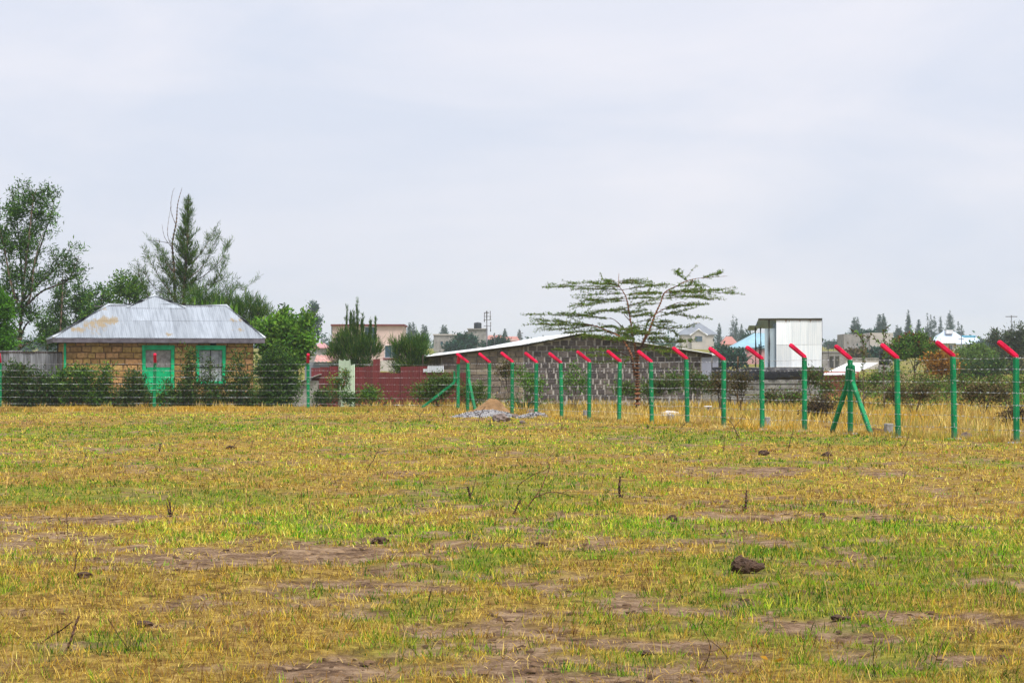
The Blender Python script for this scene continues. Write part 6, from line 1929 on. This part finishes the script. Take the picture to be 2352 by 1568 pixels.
SK = [
 ('thick leaning dead stub at lower left', [([(155, 1493), (168, 1455), (181, 1416)], 5, 4)], 'stick'),
 ('thin forked twig lying left of the thick leaning stub', [([(98, 1475), (118, 1460), (140, 1448), (166, 1428)], 3, 2), ([(118, 1460), (122, 1446)], 1.5, 1)], 'stick'),
 ('long thin bent twig at lower left, right of the thick stub', [([(301, 1505), (278, 1475), (246, 1430)], 1.5, 1)], 'stick'),
 ('red-brown crooked twig on the left above a clod', [([(169, 1323), (174, 1298), (175, 1280), (185, 1264)], 2.6, 1.6)], 'stick'),
 ('pale yellow upright stalk left of centre', [([(538, 1268), (545, 1235), (552, 1206)], 2.2, 1.6)], 'stalk'),
 ('splintered dark stump in the left middle field', [([(392, 1186), (391, 1165), (387, 1150)], 5, 2), ([(389, 1184), (384, 1165), (381, 1155)], 3, 1), ([(395, 1184), (400, 1168), (404, 1150)], 2, 1)], 'stick'),
 ('short twig with forked head at far left middle', [([(156, 1238), (154, 1210), (153, 1185)], 1.8, 1.4), ([(154, 1195), (163, 1180)], 1.2, .8), ([(154, 1195), (147, 1184)], 1.2, .8)], 'stick'),
 ('upright stick with pale tip at the far left edge', [([(12, 1141), (17, 1110), (20, 1080)], 2.6, 2)], 'stalk'),
 ('short dark stump high in the left field', [([(366, 1036), (368, 1016)], 3, 2.4)], 'stick'),
 ('short pale stump in the left upper field', [([(328, 1070), (331, 1048)], 3, 2)], 'stalk'),
 ('thin leaning red twig high in the left field', [([(187, 1080), (193, 1055), (203, 1030)], 1.4, .9)], 'stick'),
 ('thin pale upright stalk left of the field centre', [([(565, 1160), (566, 1125), (569, 1090)], 1.8, 1.2), ([(566, 1115), (578, 1098)], .8, .6)], 'stalk'),
 ('short twig right beside the thin pale stalk', [([(572, 1158), (575, 1136)], 2, 1.4)], 'stick'),
 ('crooked leaning twig at the upper centre of the field', [([(843, 1086), (850, 1068), (859, 1055), (867, 1037)], 1.8, 1)], 'stick'),
 ('dark knobby stump with a side shoot, centre of the field', [([(1079, 1151), (1078, 1138), (1074, 1124)], 5, 3.5), ([(1080, 1147), (1088, 1125), (1093, 1104)], 2, 1)], 'stick'),
 ('leaning broken stump below the knobby one', [([(1180, 1183), (1187, 1166), (1195, 1150)], 4, 3)], 'stick'),
 ('tiny upright twig in the upper left field', [([(578, 1030), (580, 1009)], 1.6, 1)], 'stick'),
 ('thin twig rising from the dark clod, upper left', [([(535, 1026), (541, 1012), (553, 1003)], 1.4, .8)], 'stick'),
 ('bunch of dry stalks at lower centre', [([(974, 1402), (984, 1370), (992, 1345)], 1.4, .8), ([(978, 1402), (985, 1375), (988, 1350)], 1.2, .8), ([(968, 1400), (960, 1375)], 1.2, .7)], 'stick'),
 ('large fallen dead branch with forks in the middle right field', [([(1208, 1176), (1222, 1156), (1243, 1128), (1252, 1105), (1262, 1080), (1258, 1062), (1275, 1042)], 3.2, 1), ([(1226, 1150), (1260, 1136), (1290, 1138), (1322, 1148)], 2.2, .8),
   ([(1262, 1078), (1248, 1088), (1225, 1095)], 1.2, .8), ([(1268, 1060), (1282, 1050), (1278, 1040)], 1, .6), ([(1290, 1138), (1310, 1130)], 1, .6), ([(1250, 1110), (1262, 1096), (1272, 1094)], 1, .6)], 'twig'),
 ('bent dark twig arching left of the large fallen branch', [([(1187, 1140), (1191, 1118), (1212, 1100), (1240, 1084)], 2, 1.2)], 'stick'),
 ('thick upright burnt stump right of the fallen branch', [([(1424, 1148), (1422, 1128), (1425, 1100)], 6, 3.5), ([(1428, 1149), (1432, 1138)], 3, 1.5)], 'stick'),
 ('thick upright burnt stump on the long bare strip', [([(1712, 1176), (1713, 1155), (1715, 1130)], 5, 3), ([(1708, 1176), (1705, 1165)], 2.5, 1.5)], 'stick'),
 ('leaning forked twig in the lower centre right field', [([(1145, 1273), (1160, 1250), (1186, 1227)], 1.8, 1), ([(1160, 1250), (1170, 1248)], 1, .6)], 'stick'),
 ('tall thin curved weed stalk at bottom right of centre', [([(1619, 1518), (1632, 1470), (1612, 1425), (1618, 1402)], 1.6, .9), ([(1630, 1455), (1655, 1475), (1672, 1498)], 1.2, .8)], 'stick'),
 ('leaning dark branched stick at the bottom right corner', [([(2146, 1520), (2156, 1485), (2172, 1446)], 2.6, 1.4), ([(2152, 1500), (2142, 1490)], 1.4, .8)], 'stick'),
 ('thin upright twig below the fifth post from the right', [([(1662, 1037), (1664, 1009)], 1.8, 1)], 'stick'),
 ('leaning dark twig below the propped post', [([(1811, 1030), (1816, 1010), (1821, 992)], 2.2, 1.2)], 'stick'),
 ('pale brown upright twig in the upper right field', [([(1902, 1063), (1903, 1040), (1905, 1018)], 2, 1.4), ([(1903, 1050), (1910, 1058)], 1, .6)], 'stick'),
 ('leaning twig below the second nearest post', [([(2073, 1030), (2084, 1010), (2088, 990)], 1.8, 1), ([(2084, 1010), (2092, 996)], 1, .7)], 'stick'),
 ('thin leaning stick in the right field below the nearest posts', [([(2072, 1112), (2076, 1098), (2080, 1082)], 1.8, 1)], 'stick'),
 ('small forked twig with pale flat top right of centre', [([(1222, 1055), (1221, 1035), (1224, 1022)], 1.6, 1.2), ([(1222, 1024), (1238, 1018)], 2, 1.4)], 'stalk'),
 ('small forked dry weed in the upper centre field', [([(1137, 1048), (1142, 1030), (1158, 1012)], 1.4, .7), ([(1140, 1036), (1130, 1015)], 1, .6)], 'stick'),
 ('dead branched bush leaning left of the fifth post', [([(1698, 1009), (1686, 985), (1676, 970), (1660, 962)], 2, 1), ([(1686, 985), (1700, 968), (1708, 955)], 1.2, .7), ([(1676, 972), (1680, 958)], 1, .6), ([(1680, 978), (1662, 976)], 1, .6)], 'stick'),
 ('dry forked weed before the gravel heap', [([(897, 985), (900, 965), (905, 955)], 1.4, .7), ([(899, 972), (892, 958)], 1, .6), ([(900, 966), (910, 962)], 1, .6)], 'stick'),
 ('dark bent twig standing before the gravel heap', [([(1098, 972), (1104, 952), (1115, 935)], 1.8, 1), ([(1102, 958), (1096, 948)], 1, .6)], 'stick'),
 ('short dark stump left of the boulder', [([(1125, 977), (1126, 964)], 2.4, 1.6)], 'stick'),
 ('thin upright dry weed left of the corner post', [([(1016, 970), (1018, 948), (1012, 935)], 1.4, .8), ([(1018, 952), (1025, 940)], 1, .6)], 'stick'),
 ('brown dead weed under the long sloping strut', [([(962, 970), (966, 952), (976, 938)], 1.6, .8), ([(965, 956), (952, 946)], 1, .6)], 'stick'),
 ('short brown stump in the right centre field, upper', [([(1488, 985), (1487, 974)], 3, 2)], 'stick'),
 ('thin twig pair below the eighth post from the right', [([(1290, 985), (1292, 972)], 1.6, 1), ([(1292, 984), (1297, 974)], 1.2, .8)], 'stick'),
 ('leaning thin stick left of the fifth post foot', [([(1560, 990), (1568, 976), (1580, 966)], 1.4, .8), ([(1568, 976), (1574, 974)], 1, .6)], 'stick'),
 ('dry brown twig at far right lower field', [([(2010, 1540), (2005, 1500), (2012, 1460)], 1.3, .8)], 'stick'),
]
for i, (lab, segs, m_) in enumerate(SK):
    stick(lab, segs, 400 + i, m_)
# withered leaf near the bottom edge
g = GP(1775, 1512); rg = np.random.default_rng(5)
V, Q = leaves_np(np.array([[0, 0, .015], [.02, .01, .015], [-.02, .015, .02]]), np.array([[1, .2, .1], [.8, -.3, .25], [-.7, .2, .3]]), .045, .02, rg)
o = mesh_np('dry_leaf', V, Q, M['leaf'], col=np.repeat(np.array([[.55, .28, .03]]), len(V), 0)); o.location = g
tag(o, 'curled orange-yellow dry leaf near the bottom edge', 'leaf')

# ------------------------------------------------------------------ air: even pale haze round everything
hz = MB().box((0, 1790, 20), (4700, 3800, 60)).build('haze', bpy.data.materials.new('haze_air'), None)
hm = hz.data.materials[0]; hm.use_nodes = True
t = hm.node_tree; t.nodes.clear()
ho = t.nodes.new('ShaderNodeOutputMaterial'); pv = t.nodes.new('ShaderNodeVolumePrincipled')
pv.inputs['Color'].default_value = (0.83, 0.92, 1.0, 1); pv.inputs['Density'].default_value = 0.00027; pv.inputs['Anisotropy'].default_value = 0.2
t.links.new(pv.outputs['Volume'], ho.inputs['Volume'])
tag(hz, kind='stuff')
